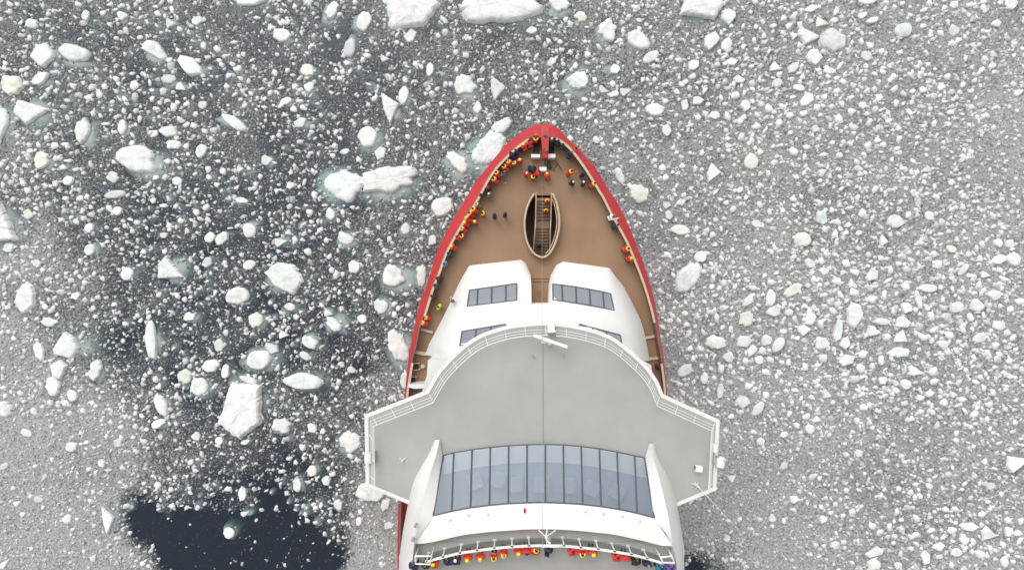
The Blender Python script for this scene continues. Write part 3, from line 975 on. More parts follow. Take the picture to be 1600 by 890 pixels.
        if k == 4:
            low = ring(1.0, -.03 + 0 * hgt); topc = np.stack([cx[sel] + rng.normal(0, .2, m_) * rad[sel], cy[sel] + rng.normal(0, .2, m_) * rad[sel], hgt[:, 0]], -1)[:, None, :]
            vs = np.concatenate([low, topc], 1); nv = k + 1
            tri = [(i, (i + 1) % k, k) for i in range(k)]
        else:
            low = ring(1.0, -.05 + 0 * hgt); up = ring(.86, hgt + tilt); up[..., 2] = np.maximum(up[..., 2], .02)
            topc = np.stack([cx[sel], cy[sel], hgt[:, 0] * rng.uniform(.95, 1.3, m_)], -1)[:, None, :]
            vs = np.concatenate([low, up, topc], 1); nv = 2 * k + 1
            tri = []
            for i in range(k):
                j = (i + 1) % k
                tri += [(i, j, k + j), (i, k + j, k + i), (k + i, k + j, 2 * k)]
        tri = np.array(tri)
        F.append((tri[None] + (base + np.arange(m_) * nv)[:, None, None]).reshape(-1, 3))
        V.append(vs.reshape(-1, 3)); A.append(np.repeat(bright[sel], nv)); base += m_ * nv
    sel = n - nbk + np.where(rng.random(nbk) < .45)[0]                # soaked pale feet under the larger ones
    m_ = len(sel); k = 7
    th = np.linspace(0, 2 * math.pi, k, endpoint=False)[None, :] + rng.uniform(-.3, .3, (m_, k))
    ox, oy = rng.normal(0, .25, m_) * rad[sel], rng.normal(0, .25, m_) * rad[sel]
    def foot(f, z):
        rr = rad[sel][:, None] * f * rng.uniform(.85, 1.15, (m_, k))
        return np.stack([(cx[sel] + ox)[:, None] + rr * np.cos(th), (cy[sel] + oy)[:, None] + rr * np.sin(th), np.full((m_, k), z)], -1)
    vs = np.concatenate([foot(1.7, -1.0), foot(1.35, -.28), np.stack([cx[sel] + ox, cy[sel] + oy, np.full(m_, -.05)], -1)[:, None, :]], 1)
    tri = np.array([t for i in range(k) for t in ((i, (i + 1) % k, k + (i + 1) % k), (i, k + (i + 1) % k, k + i), (k + i, k + (i + 1) % k, 2 * k))])
    F.append((tri[None] + (base + np.arange(m_) * (2 * k + 1))[:, None, None]).reshape(-1, 3)); V.append(vs.reshape(-1, 3)); A.append(np.full(m_ * (2 * k + 1), .68)); base += m_ * (2 * k + 1)
    V = np.concatenate(V).astype(np.float32); F = np.concatenate(F).astype(np.int32); A = np.concatenate(A).astype(np.float32)
    me = bpy.data.meshes.new('brash_ice')
    me.vertices.add(len(V)); me.vertices.foreach_set('co', V.reshape(-1))
    me.loops.add(F.size); me.loops.foreach_set('vertex_index', F.reshape(-1))
    me.polygons.add(len(F)); me.polygons.foreach_set('loop_start', np.arange(len(F), dtype=np.int32) * 3)
    me.update(calc_edges=True)
    at = me.attributes.new('snow', 'FLOAT', 'POINT'); at.data.foreach_set('value', A)
    me.materials.append(ice_mat('brash_ice_crumbs', (0.14, 0.145, 0.15), (0.82, 0.83, 0.82), 0.3, 6, attr='snow', scale=2.0))
    me.materials[0].node_tree.nodes['Color Ramp'].color_ramp.elements[0].position = 0.25
    me.materials[0].node_tree.nodes['Color Ramp'].color_ramp.elements[1].position = 0.90
    o = bpy.data.objects.new('brash_ice', me); COL.objects.link(o)
    tag(o, 'countless small crumbs of grey and white brash ice on dark water', 'brash ice', kind='stuff')
    print('brash pieces', n, nbk, 'tris', len(F))
build_brash()

# ------------------------------------------------------------------ the ship
DK = 11.0            # foredeck height
ship = empty('icebreaker_ship', (2.6, -18, 0))
SHIP_LOC = Vector(ship.location)
tag(ship, 'red-hulled white icebreaker seen from above, pushing through brash ice', 'ship')
def part(mb, name, m, parent=None, **kw):
    o = mb.build(name, M[m] if isinstance(m, str) else m, None, **kw)
    o.parent = parent or ship
    o.matrix_parent_inverse = Matrix.Translation(-SHIP_LOC)
    return o
def node(name):
    o = empty(name); o.parent = ship; return o      # at the ship's own origin

OUT_L = [(850,194),(842,194.4),(829,198),(809,211.5),(792,225),(776,243),(761,262),(744,283),(725,314.5),(703,352),(684,390),(669,437),(656,474),(649,502),(642,537),(639,553),(632,621),(626,720),(622,800),(621,850),(621,900),(621,990)]
IN_L = [(850,213),(844.5,213),(834,212),(822.5,217),(806,229),(793.5,240.5),(781,253),(770,266),(759,283),(742,314.5),(722,346),(709,368),(694.5,396),(683,428),(673.5,452),(662.5,488),(654,514),(649,540),(644,557),(637.5,597),(634,621),(628,720),(625,800),(624,850),(624,900),(624,990)]
OUT_R = [(850,194),(859.5,194.4),(872,200.5),(884,213),(901,229.5),(918.7,248.7),(932.5,265),(948.5,292.5),(965.5,318),(984.5,357),(994,380.5),(1003,404),(1014.5,439),(1024,475.5),(1030,513),(1033.5,540),(1036.5,552),(1042.5,616),(1046,720),(1048,800),(1048,990)]
IN_R = [(850,213),(858,213),(869,214.4),(885.7,224),(901,240.5),(913,257),(925.6,276),(943.5,306),(956.5,332),(969,354),(981.5,377.5),(991,399.5),(1005,434.5),(1017.5,474),(1024,500.5),(1028.5,526),(1033,552),(1036.5,575),(1040.7,614),(1044,720),(1046,800),(1046,990)]
NR = 170
ZK, ZT = 11.35, 12.45
oL, oR = resample(smooth(PL(OUT_L, ZK), 4), NR), resample(smooth(PL(OUT_R, ZK), 4), NR)
iL, iR = resample(smooth(PL(IN_L, ZT), 4), NR), resample(smooth(PL(IN_R, ZT), 4), NR)
outer = list(reversed(oL)) + oR[1:]          # stern port -> bow -> stern starboard
inner = list(reversed(iL)) + iR[1:]
CY = 838
def cl(y):                                    # ship's centre line in plan (turned about one degree)
    b0, b1 = P(850, 194, ZK), P(835, 900, ZK)
    t = (y - b0.y) / (b1.y - b0.y)
    return b0.x + (b1.x - b0.x) * t
def hullring(z, f, back):
    r = []
    for p in outer:
        x = cl(p.y); fr = max(0.0, min(1.0, (p.y + 2) / 18.0))
        r.append(Vector((x + (p.x - x) * (f - .20 * fr * (1 - z / ZK)), p.y - back * fr, z)))
    return r
hull = MB()
rings = [outer, hullring(8.0, .985, .5), hullring(4.5, .96, 1.4), hullring(1.5, .93, 2.2), hullring(-1.5, .90, 3.0), hullring(-5.0, .82, 4.0)]
hull.loft(rings, closed=True)
hull.fill([rings[-1]], flip=True)
aft_top = [Vector((p.x, p.y, ZK - .02)) for p in outer if p.y < P(0, 690, ZK).y]
hull.fill([aft_top])
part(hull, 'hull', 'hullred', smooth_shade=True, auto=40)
bw = MB().loft([outer, [p.lerp(q, .5) + Vector((0, 0, .06)) for p, q in zip(outer, inner)], inner])
part(bw, 'bulwark', 'red', smooth_shade=True, auto=60)
# inside of the bulwark and its teak rail
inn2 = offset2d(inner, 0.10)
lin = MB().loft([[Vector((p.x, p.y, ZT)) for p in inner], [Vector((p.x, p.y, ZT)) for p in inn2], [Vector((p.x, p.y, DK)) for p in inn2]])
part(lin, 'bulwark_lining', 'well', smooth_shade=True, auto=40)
def rail_strip(i0, i1, name='rail_cap', w0=.06, w1=.30, z0=12.40, z1=12.50, m='beige'):
    seg = inner[i0:i1]
    a, b = offset2d(seg, w0), offset2d(seg, w1)
    f = lambda L, z: [Vector((p.x, p.y, z)) for p in L]
    mb = MB().loft([f(a, z0), f(a, z1), f(b, z1), f(b, z0), f(a, z0)])
    part(mb, name, m)
mid = NR - 1
def idx(side, py):
    Y = P(0, py, ZT).y
    lst = iL if side < 0 else iR
    k = min(range(len(lst)), key=lambda i: abs(lst[i].y - Y))
    return mid - k if side < 0 else mid + k
rail_strip(idx(-1, 492), idx(-1, 302)); rail_strip(idx(-1, 299), mid - 4)
rail_strip(mid + 4, idx(1, 303) + 1); rail_strip(idx(1, 303), idx(1, 507), w0=.02, w1=.25)
rail_strip(idx(-1, 640), idx(-1, 560), w0=.02, w1=.26); rail_strip(idx(1, 566), idx(1, 640), w0=.02, w1=.24)

# ---- foredeck with the open stairwell
def oval(grow=0.0, z=12.0):
    pts = [(833,302),(826,314),(820.5,330),(818,348),(819.5,368),(825,385),(834,397.5),(847,403.5),(858,398.5),(866,387),(872.5,369),(875.5,350),(874.5,333),(871,316),(865,302)]
    L = smooth(PL(pts, z), 4)
    return offset2d(L, grow, -1)
ov = oval()
dk_out = [Vector((p.x, p.y, DK)) for p in inn2 if p.y > P(0, 720, DK).y]
hole = [Vector((p.x, p.y, DK)) for p in oval(.12)]
part(MB().fill([dk_out, hole]), 'foredeck', 'deck')
ZW = 6.6
well = MB()
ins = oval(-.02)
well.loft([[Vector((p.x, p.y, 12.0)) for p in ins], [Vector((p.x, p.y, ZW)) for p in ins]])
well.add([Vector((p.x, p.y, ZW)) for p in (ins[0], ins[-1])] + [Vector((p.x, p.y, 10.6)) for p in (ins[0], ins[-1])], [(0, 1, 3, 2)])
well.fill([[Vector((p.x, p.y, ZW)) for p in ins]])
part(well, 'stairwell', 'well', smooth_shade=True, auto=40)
# rim: a rounded parapet, with a second inner hand rail on the starboard side
o1, o2 = oval(.02), oval(.20)
f = lambda L, z: [Vector((p.x, p.y, z)) for p in L]
rim = MB().loft([f(o2, DK), f(o2, 12.0), f(o1, 12.0), f(o1, DK)])
part(rim, 'stairwell_parapet', 'pink')
cap = MB().tube([p + Vector((0, 0, .06)) for p in oval(.10, 12.0)], .115, 6)
part(cap, 'parapet_cap', 'beige', smooth_shade=True)
half = [p for p in oval(.38, 12.0)][len(ov) // 2 + 3:-2]
part(MB().tube([p + Vector((0, 0, -.10)) for p in half], .045, 6), 'inner_hand_rail', 'pink')
# the flight of stairs, going down and aft
stair = node('staircase')
xl, xr = (835.0, 862.0)
y_w = P(848, 309, DK).y; cx = P(849, 330, DK).x; zz = DK
rise, run, wd = .17, .325, 1.55
def step(y, z, dep=run):
    mb = MB().box((cx - .02 * (y_w - y), y - dep / 2, z - .06), (wd, dep + .03, .10))
    part(mb, 'stair_step', M['step'], stair)
    part(MB().box((cx - .02 * (y_w - y), y - dep + .02, z - .004), (wd, .07, .02)), 'step_nosing', M['riser'], stair)
M['step'] = mat('stair_tread_wood', (0.29, 0.185, 0.11), .6, .12, 3, streak=(.3, 3, 1))
M['riser'] = mat('stair_underside', (0.10, 0.06, 0.042), .7, .1, 3)
y = y_w
for i in range(7):
    zz -= rise; step(y, zz); y -= run
step(y, zz - rise, 0.95); zz -= rise; y -= .95
for i in range(9):
    zz -= rise; step(y, zz); y -= run
step(y, zz - rise, 1.9)
zz_end, y_end = zz - rise, y
for sx in (-1, 1):
    x = cx + sx * (wd / 2 + .05)
    pts = [(x, y_w + .4, 12.0), (x, y_w - 7 * run, 11.95 - 7 * rise), (x - .05, y_w - 7 * run - .95, 11.95 - 7 * rise), (x - .25 if sx < 0 else x, y_end, 12 - 16 * rise)]
    part(MB().tube(pts, .075, 6), 'hand_rail', 'pink', stair)
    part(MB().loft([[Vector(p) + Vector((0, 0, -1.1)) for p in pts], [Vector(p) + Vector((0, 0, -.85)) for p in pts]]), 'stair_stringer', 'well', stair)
# ---- bow beam, gratings, winch covers
bz = 12.55
beam = MB()
secs = [((844.5, 196), (858.5, 196), 12.0), ((845.3, 214), (858.0, 214), 12.60), ((847, 232), (857.2, 232), 12.62), ((848.5, 247), (856.2, 247), 12.45)]
tops = [[P(a[0], a[1], z), P(b[0], b[1], z)] for a, b, z in secs]
beam.loft([[t[0] + Vector((0, 0, -1.2)) for t in tops], [t[0] for t in tops], [t[1] for t in tops], [t[1] + Vector((0, 0, -1.2)) for t in tops]])
beam.add([tops[-1][0] + Vector((0, 0, -1.2)), tops[-1][0], tops[-1][1], tops[-1][1] + Vector((0, 0, -1.2))], [(0, 1, 2, 3)])
part(beam, 'bow_beam', 'red')
for px_, py_ in ((852, 211), (854, 235)):
    c = P(px_, py_, 12.62)
    part(MB().lathe(c, [(.16, 0), (.16, .05), (.10, .07), (.10, .16), (.17, .18), (.17, .24)], 12), 'bow_roller', 'green')
for a, b, c_, d_ in (((837, 214), (844, 214), (842.5, 243), (831, 243)), ((859, 214), (866, 216), (865.5, 243), (858, 243))):
    q = [P(*v, DK + .02) for v in (a, b, c_, d_)]
    part(MB().prism(q, DK + .005, DK + .06), 'anchor_grating', 'grate')
    for k in range(5):
        t = (k + .5) / 5
        p0, p1 = q[0].lerp(q[1], t), q[3].lerp(q[2], t)
        part(MB().tube([p0 + Vector((0, 0, .08)), p1 + Vector((0, 0, .08))], .035, 5), 'grating_bar', 'dark')
for px_, py_, w_, h_ in ((837, 243.5, 14, 5.6), (861.5, 243.5, 13, 6.2), (848.5, 264, 11, 6.6)):
    s_ = FPX / (CAM_H - 12)
    c = P(px_, py_, 12.0)
    mb = MB().box((c.x, c.y, DK + .52), (w_ / s_, h_ / s_, 1.0))
    o = part(mb, 'winch_cover', 'white2', bevel=.05)
ch = MB()
for px_ in (850.2, 854.2):
    ch.tube([P(px_, 247, 11.9), P(px_ - .8, 262, 11.5)], .07, 6)
part(ch, 'bow_beam_brace', 'grate')
# thresholds across the side decks, drains, deck rings
def bar(a, b, z, w, h, name, m):
    p0, p1 = P(*a, z), P(*b, z); dd = (p1 - p0).normalized(); nn = Vector((dd.y, -dd.x, 0)) * w / 2
    part(MB().prism([p0 + nn, p1 + nn, p1 - nn, p0 - nn], DK + .004, DK + h), name, m)
bar((654, 513), (676, 519), 11.2, .26, .28, 'deck_threshold', 'pink')
bar((646, 549), (666, 553), 11.2, .34, .34, 'deck_threshold', 'pink')
bar((1008, 528), (1028, 524), 11.2, .26, .28, 'deck_threshold', 'pink')
bar((1014, 560.5), (1033, 558.5), 11.2, .26, .28, 'deck_threshold', 'pink')
bar((830, 435.4), (859, 435.4), 11, .09, .03, 'deck_drain', 'riser'); bar((830, 440), (846.5, 440), 11, .09, .03, 'deck_drain', 'riser'); bar((849, 440), (859, 440), 11, .09, .03, 'deck_drain', 'riser')
M['dring'] = mat('worn_deck_print', (0.19, 0.11, 0.065), .7, .2, 6)
for px_, py_, r_ in ((843, 460, .26), (846, 296, .30)):
    c = P(px_, py_, DK); ri = MB(); n = 20
    ri.loft([[Vector((c.x + q * math.cos(k * 2 * math.pi / n), c.y + q * math.sin(k * 2 * math.pi / n), DK + .006)) for k in range(n)] for q in (r_, r_ + .06)], closed=True)
    ri.loft([[Vector((c.x + q * math.cos(k * 2 * math.pi / n), c.y + q * math.sin(k * 2 * math.pi / n), DK + .006)) for k in range(n)] for q in (.09, .14)], closed=True)
    part(ri, 'deck_ring_mark', 'dring')
# bulkhead closing the port side deck under the wing
bk = MB().prism(PL([(637, 601.5), (646, 600), (666, 600), (666, 606), (646.5, 607), (637, 604)], 13.2), DK, 13.2)
part(bk, 'side_deck_bulkhead', 'white')

# ---- white deckhouse front: two lobes with a passage between, sloping up to the bridge
ROW = []   # per row: left c0, left c1, left inner | right inner, right c1, right c0, and whether the middle is closed
rowsL = [[(733,415,12.6),(738,414.2,12.75),(814,405.8,12.75),(821.5,411,12.6)],
         [(724,430,12.6),(737,431.5,13.7),(815,423.5,13.7),(829,428.5,13.3)],
         [(715,447,12.7),(733,454,14.7),(808,443,14.7),(830,443.5,14.6)],
         [(703,474,12.8),(729.5,479.5,16.7),(808,470,16.7),(830.5,475,16.7)]]
rowsR = [[(953,419,12.6),(948,418,12.75),(880,408.5,12.75),(871,413,12.6)],
         [(962,432,12.6),(951,435.5,13.7),(878,425,13.7),(862.5,429,13.3)],
         [(974,447,12.7),(954.5,459,14.7),(863,443.5,14.7),(860.5,443.5,14.6)],
         [(987,471,12.8),(960,485.5,16.7),(864,469.5,16.7),(860.5,475,16.7)]]
back = [[(690,500,12.9),(724,503,18.0),(790,492,18.0),(848,489,18.0),(905,493,18.0),(963.5,507,18.0),(1001,500,12.9)],
        [(681,517,13.0),(721.5,518.5,18.8),(785,508,18.8),(848,503,18.8),(915,508,18.8),(969.5,523.5,18.8),(1007,520,13.0)],
        [(670,538,13.0),(718,541,20.7),(785,531,20.7),(848,526,20.7),(915,531,20.7),(972.5,543,20.7),(1012,545,13.0)],
        [(664.5,554,13.1),(714,565,22.2),(785,552,22.2),(848,548,22.2),(915,552,22.2),(980,566,22.2),(1015,563,13.1)]]
house = MB()
def quadrow(r0, r1, n=10):
    a = resample_cols(r0, n); b = resample_cols(r1, n)
    house.loft([a, b])
def resample_cols(row, n):
    pts = [P(*p) for p in row]
    out = []
    for i in range(len(pts) - 1):
        for k in range(n):
            out.append(pts[i].lerp(pts[i + 1], k / n))
    out.append(pts[-1]); return out
for rows in (rowsL, rowsR):
    for r0, r1 in zip(rows, rows[1:]): quadrow(r0, r1, 1)
d0 = rowsL[-1] + list(reversed(rowsR[-1]))
fb_ = back[0]
# bridge row from the four-point lobes to the seven-point upper rows
Lp = [P(*p) for p in rowsL[-1]]; Rp = [P(*p) for p in rowsR[-1]]; B0 = [P(*p) for p in fb_]
house.add(Lp[:3] + B0[:3], [(0, 1, 4, 3), (1, 2, 5, 4)])
house.add([Lp[2], Lp[3], B0[3], B0[2]], [(0, 1, 2, 3)])
house.add([Lp[3], Rp[3], B0[3]], [(0, 1, 2)])
house.add([Rp[3], Rp[2], B0[4], B0[3]], [(0, 1, 2, 3)])
house.add([Rp[2], Rp[1], B0[5], B0[4]], [(0, 1, 2, 3)])
house.add([Rp[1], Rp[0], B0[6], B0[5]], [(0, 1, 2, 3)])
for r0, r1 in zip(back, back[1:]): quadrow(r0, r1, 1)
# walls down to the deck round the outline
for rows, tail in ((rowsL, 0), (rowsR, 6)):
    edge = [P(*b[tail]) for b in reversed(back)] + [P(*r[0]) for r in reversed(rows)] + [P(*p) for p in rows[0][1:]] + [P(*r[3]) for r in rows[1:]]
    house.loft([edge, [Vector((p.x, p.y, DK)) for p in edge]])
cw = [P(*rowsL[-1][3]), P(*rowsR[-1][3])]
house.loft([cw, [Vector((p.x, p.y, DK)) for p in cw]])
# after ends of the lobes' low sides
for s_, tail in ((0, 0), (1, 6)):
    a, b = P(*back[-1][tail]), P(*back[-1][1 if tail == 0 else 5])
    house.loft([[a, b], [Vector((a.x, a.y, DK)), Vector((b.x, b.y, DK))]])
part(house, 'deckhouse_front', 'white', smooth_shade=True, auto=48)
side = MB().prism(PL([(679, 553), (677.5, 575), (672, 592), (668, 610), (668, 660), (760, 660), (760, 553)], 17), DK, 21.5)
part(side, 'deckhouse_side', 'white')
side = MB().prism(PL([(1000, 560), (1003, 580), (1010, 600), (1018, 625), (1018, 660), (930, 660), (930, 560)], 17), DK, 21.5)
part(side, 'deckhouse_side', 'white')

def window(corners_lo, corners_hi, name='window', m='glass', frame=.085, parent=None, lift=.05, edge=None):
    """a band of panes: lower-edge points and upper-edge points (mullions at each point)"""
    w = node(name) if parent is None else parent
    for i in range(len(corners_lo) - 1):
        a, b, c, d_ = corners_lo[i], corners_lo[i + 1], corners_hi[i + 1], corners_hi[i]
        nn = (b - a).cross(d_ - a).normalized()
        if nn.z < 0: nn = -nn
        up = nn * lift
        q = [v + up * .6 for v in (a, b, c, d_)]
        part(MB().add(q + [v - nn * .03 for v in q], [(0, 1, 2, 3), (7, 6, 5, 4), (0, 4, 5, 1), (1, 5, 6, 2), (2, 6, 7, 3), (3, 7, 4, 0)]), 'pane', m, w)
    nn = (corners_lo[-1] - corners_lo[0]).cross(corners_hi[0] - corners_lo[0]).normalized()
    if nn.z < 0: nn = -nn
    fr = MB()
    up = nn * lift
    fr.tube([v + up for v in corners_lo], frame * .75, 4); fr.tube([v + up for v in corners_hi], frame * .75, 4)
    for k, (a, b) in enumerate(zip(corners_lo, corners_hi)):
        fr.tube([a + up, b + up], frame if 0 < k < len(corners_lo) - 1 else frame * .75, 4)
    part(fr, 'frame', 'frame', w)
    return w
def onrow(r0, r1, n, k): pass
def lerp_win(a, b, xs, bow=0.0):
    """points from a to b at photo x positions, with a little bow"""
    out = []
    for x in xs:
        t = (x - a[0]) / (b[0] - a[0])
        out.append(P(x, a[1] + (b[1] - a[1]) * t - bow * 4 * t * (1 - t), a[2] + (b[2] - a[2]) * t))
    return out
zl, zh = 14.78, 16.6
window(lerp_win((733.5, 453.8, zl), (807.5, 443.2, zl), (733.5, 746.6, 768.6, 790.6, 807.5)),
       lerp_win((730, 478.8, zh), (807.5, 469.3, zh), (730, 745.6, 768.0, 790.4, 807.5)))
window(lerp_win((863.3, 444, zl), (954, 459.2, zl), (863.3, 878, 899.7, 921, 941.5, 954), 1.6),
       lerp_win((864, 469.2, zh), (959.5, 485, zh), (864, 878.8, 900.6, 922.4, 944, 959.5), 1.6))
zl, zh = 18.88, 20.6
window(lerp_win((722, 518.3, zl), (790, 506.8, zl), (722, 744, 767, 790)), lerp_win((718.6, 540.6, zh), (790, 530, zh), (718.6, 742.5, 766, 790)))
window(lerp_win((905, 506.8, zl), (969, 523.8, zl), (905, 926, 947.5, 969)), lerp_win((905, 530, zh), (972, 542.4, zh), (905, 927, 949, 972)))
fl = MB().lathe(P(707.5, 470, 14.3), [(.14, -.5), (.14, .1), (.2, .14), (.2, .34), (.12, .36)], 12)
part(fl, 'floodlight', 'grate')
part(MB().tube([P(704.5, 469, 14.2), P(703, 465, 14.6), P(705.5, 463.5, 14.8), P(707, 466, 14.6)], .035, 6), 'floodlight_bracket', 'white2')

# ---- bridge with its wings
ZR = 24.0
c_front = smooth(PL([(666.5,610),(679.5,587),(691.6,571),(718,544.5),(744,526),(770.5,515),(803,507),(849,503),(880,505.3),(908,510),(940,519),(968,533.5),(1006.5,567),(1026,592.5),(1036.4,616)], ZR), 4)
edge = PL([(638.5,786.5),(572,759),(570,648)], ZR) + c_front + PL([(1124,656),(1118.5,765),(1057.8,790)], ZR)
flip = lambda L, z: [Vector((p.x, p.y, z)) for p in L]
aft = PL([(1053, 800), (642, 800)], ZR)
roofp = edge + aft
part(MB().prism(roofp, ZR - .45, ZR), 'bridge_roof', 'roof')
e2 = offset2d(edge, .30)
band = MB().loft([flip(edge, ZR - .46), flip(offset2d(edge, -.02), ZR - .3), flip(offset2d(edge, -.02), ZR + .05), flip(e2, ZR + .05), flip(e2, ZR + .004)])
part(band, 'roof_edge', 'white')
inset = offset2d(edge, 1.3)
part(MB().prism(inset + aft, 20.4, ZR - .46), 'bridge_windows', 'frame')
part(MB().prism(offset2d(edge, 1.1) + aft, 20.0, 21.2), 'bridge_wall', 'white')
seam = MB(); a, b = P(848.5, 506, ZR), P(849, 693, ZR)
seam.box(((a.x + b.x) / 2, (a.y + b.y) / 2, ZR + .006), (.05, (a - b).length, .012), rz=-math.atan2(b.x - a.x, b.y - a.y))
M['seam'] = mat('roof_seam', (0.24, 0.24, 0.22), .7, .1, 4)
part(seam, 'roof_seam', 'seam')

railing = node('roof_railing')
def rails(path, lean, name_top='top_rail'):
    hs = [(.42, .34, .026), (.76, .62, .026), (1.10, .90, .042)]
    for k, (h_, t, r_) in enumerate(hs):
        L = [Vector((p.x, p.y, ZR + h_)) for p in offset2d(path, .36 + lean * t)]
        part(MB().tube(L, r_, 5), 'top_rail' if k == 2 else 'middle_rail', 'white2', railing)
    # stanchions
    base = offset2d(path, .36 + lean * .02); top = offset2d(path, .36 + lean * .90); acc = 0.9
    for i in range(len(path) - 1):
        L = (base[i + 1] - base[i]).length
        while acc < L:
            t = acc / L
            p0 = base[i].lerp(base[i + 1], t); p1 = top[i].lerp(top[i + 1], t)
            part(MB().tube([Vector((p0.x, p0.y, ZR + .03)), Vector((p1.x, p1.y, ZR + 1.1))], .025, 5), 'stanchion', 'white2', railing)
            acc += 1.75
        acc -= L
iA = min(range(len(edge)), key=lambda i: (edge[i] - P(853, 503, ZR)).length)
iB = min(range(len(edge)), key=lambda i: (edge[i] - P(872, 504.5, ZR)).length)
gap_l, gap_r = P(854.5, 503.2, ZR), P(869, 504.2, ZR)
rails(edge[1:iA] + [gap_l], .72)
rails([gap_r] + edge[iB + 1:-1], .72)
rails(edge[:2], .25); rails(edge[-2:], .25)

# gear on the bridge roof
c = P(861.5, 513, 25.2)
part(MB().box((c.x, c.y, 24.55), (.62, .75, 1.1)), 'front_light_box', 'white2', bevel=.05)
part(MB().tube([c + Vector((.36, -.25, -1.1)), c + Vector((.36, -.25, .1))], .06, 6), 'light_box_post', 'white2')
rad = node('radar_scanner')
b0 = P(858.5, 534, 25.0)
part(MB().lathe((b0.x, b0.y, ZR), [(.22, .0), (.2, .1), (.12, .3), (.10, 1.1), (.2, 1.2), (.2, 1.4)], 12), 'radar_pedestal', 'white2', rad)
part(MB().box((b0.x - .35, b0.y + .02, ZR + 1.1), (.7, .2, .14)), 'radar_arm', 'white2', rad)
part(MB().box((b0.x + .05, b0.y + .12, ZR + 1.55), (3.0, .27, .18), rz=R(-19)), 'radar_bar', 'white2', rad, bevel=.03)
for px_, py_, fl_ in ((832, 557, 1), (883, 556, -1)):
    c = P(px_, py_, ZR)
    part(MB().tube([c + Vector((-.12, .12, .01)), c + Vector((-.12, .12, .22)), c + Vector((.12 * fl_, .15, .22)), c + Vector((.14 * fl_, -.15, .20))], .035, 5), 'roof_pipe', 'grey')
# small forked aerials, camera box, whip aerial
for px_, py_, h_, nm in ((630, 717, .7, 'forked_aerial'), (1086, 756, .8, 'aerial_foot')):
    c = P(px_, py_, ZR)
    mb = MB().tube([c, c + Vector((0, 0, h_))], .04, 6)
    for a_ in (40, 160, 280):
        mb.tube([c + Vector((0, 0, h_ * .6)), c + Vector((.32 * math.cos(R(a_)), .32 * math.sin(R(a_)), .03))], .028, 5)
    part(mb, nm, 'white2')
c = P(1086, 754, ZR)
part(MB().tube([c, c + Vector((0, 0, 1.0)), c + Vector((0, 0, 1.1)), c + Vector((0, 0, 4.5)), c + Vector((0, 0, 9.8))], [.08, .06, .04, .02, .011], 6), 'whip_aerial', 'white2')
cb = P(1093, 733, 25)
part(MB().box((cb.x, cb.y, ZR + .75), (.60, .50, .42), rz=R(-6)), 'camera_housing', 'white2', bevel=.04)
part(MB().box((cb.x - .30, cb.y + .10, ZR + .76), (.06, .26, .28), rz=R(-6)), 'camera_lens_hood', 'dark')
part(MB().tube([(cb.x, cb.y - .1, ZR), (cb.x, cb.y - .1, ZR + .6)], .06, 6), 'camera_post', 'white2')
def drum(px_, py_, r_, L_, nm, m='white2'):
    c = P(px_, py_, ZR + .6)
    return part(MB().tube([c + Vector((0, -L_ / 2, 0)), c + Vector((0, -L_ / 2 + .06, 0)), c + Vector((0, L_ / 2 - .06, 0)), c + Vector((0, L_ / 2, 0))], [r_ * .85, r_, r_, r_ * .85], 14), nm, m, smooth_shade=True, auto=35)
drum(575.5, 715, .33, .85, 'wing_searchlight'); drum(1125.5, 721.5, .36, .85, 'wing_searchlight')
for px_, py_, w_, h_ in ((584.5, 712, .20, .85), (1115.5, 699, .30, .62), (1115, 716, .22, .55)):
    c = P(px_, py_, ZR + .4)
    part(MB().box((c.x, c.y, ZR + .4), (w_, h_, .7)), 'wing_locker', 'white2' if px_ > 600 and py_ < 710 else 'roof', bevel=.03)
for px_, s_ in ((577, 1), (1119, -1)):
    c = P(px_, 705 if s_ > 0 else 710, ZR)
    mb = MB()
    for k in range(3):
        mb.tube([c + Vector((.12 * s_ * (k - 1), -.1, 0)), c + Vector((.12 * s_ * (k - 1) + .2 * s_, .1, .9))], .03, 5)
    part(mb, 'searchlight_bracket', 'grey')

# ---- observation lounge: sloping glass, fins at its sides, white brow, open upper deck
GLO = [(692.9,711.5),(708.9,707.3),(737.5,702.2),(766,698.7),(794.8,696.2),(823.4,694.8),(852,694.3),(880,695),(908,697.4),(936.4,701),(964,706),(991.6,712),(1006.8,715)]
GHI = [(676.8,804.7),(705.8,798),(735.3,792.4),(764.8,788.7),(794.3,786),(823.4,784.8),(852.2,784.3),(881.3,785.3),(910.3,787.3),(939,790.7),(967.5,795),(995.3,801),(1022.5,808)]
ZG0, ZG1 = 24.15, 27.6
glo, ghi = PL(GLO, ZG0), PL(GHI, ZG1)
lounge = window(glo, ghi, 'lounge_window', 'lounge_glass', frame=.075)
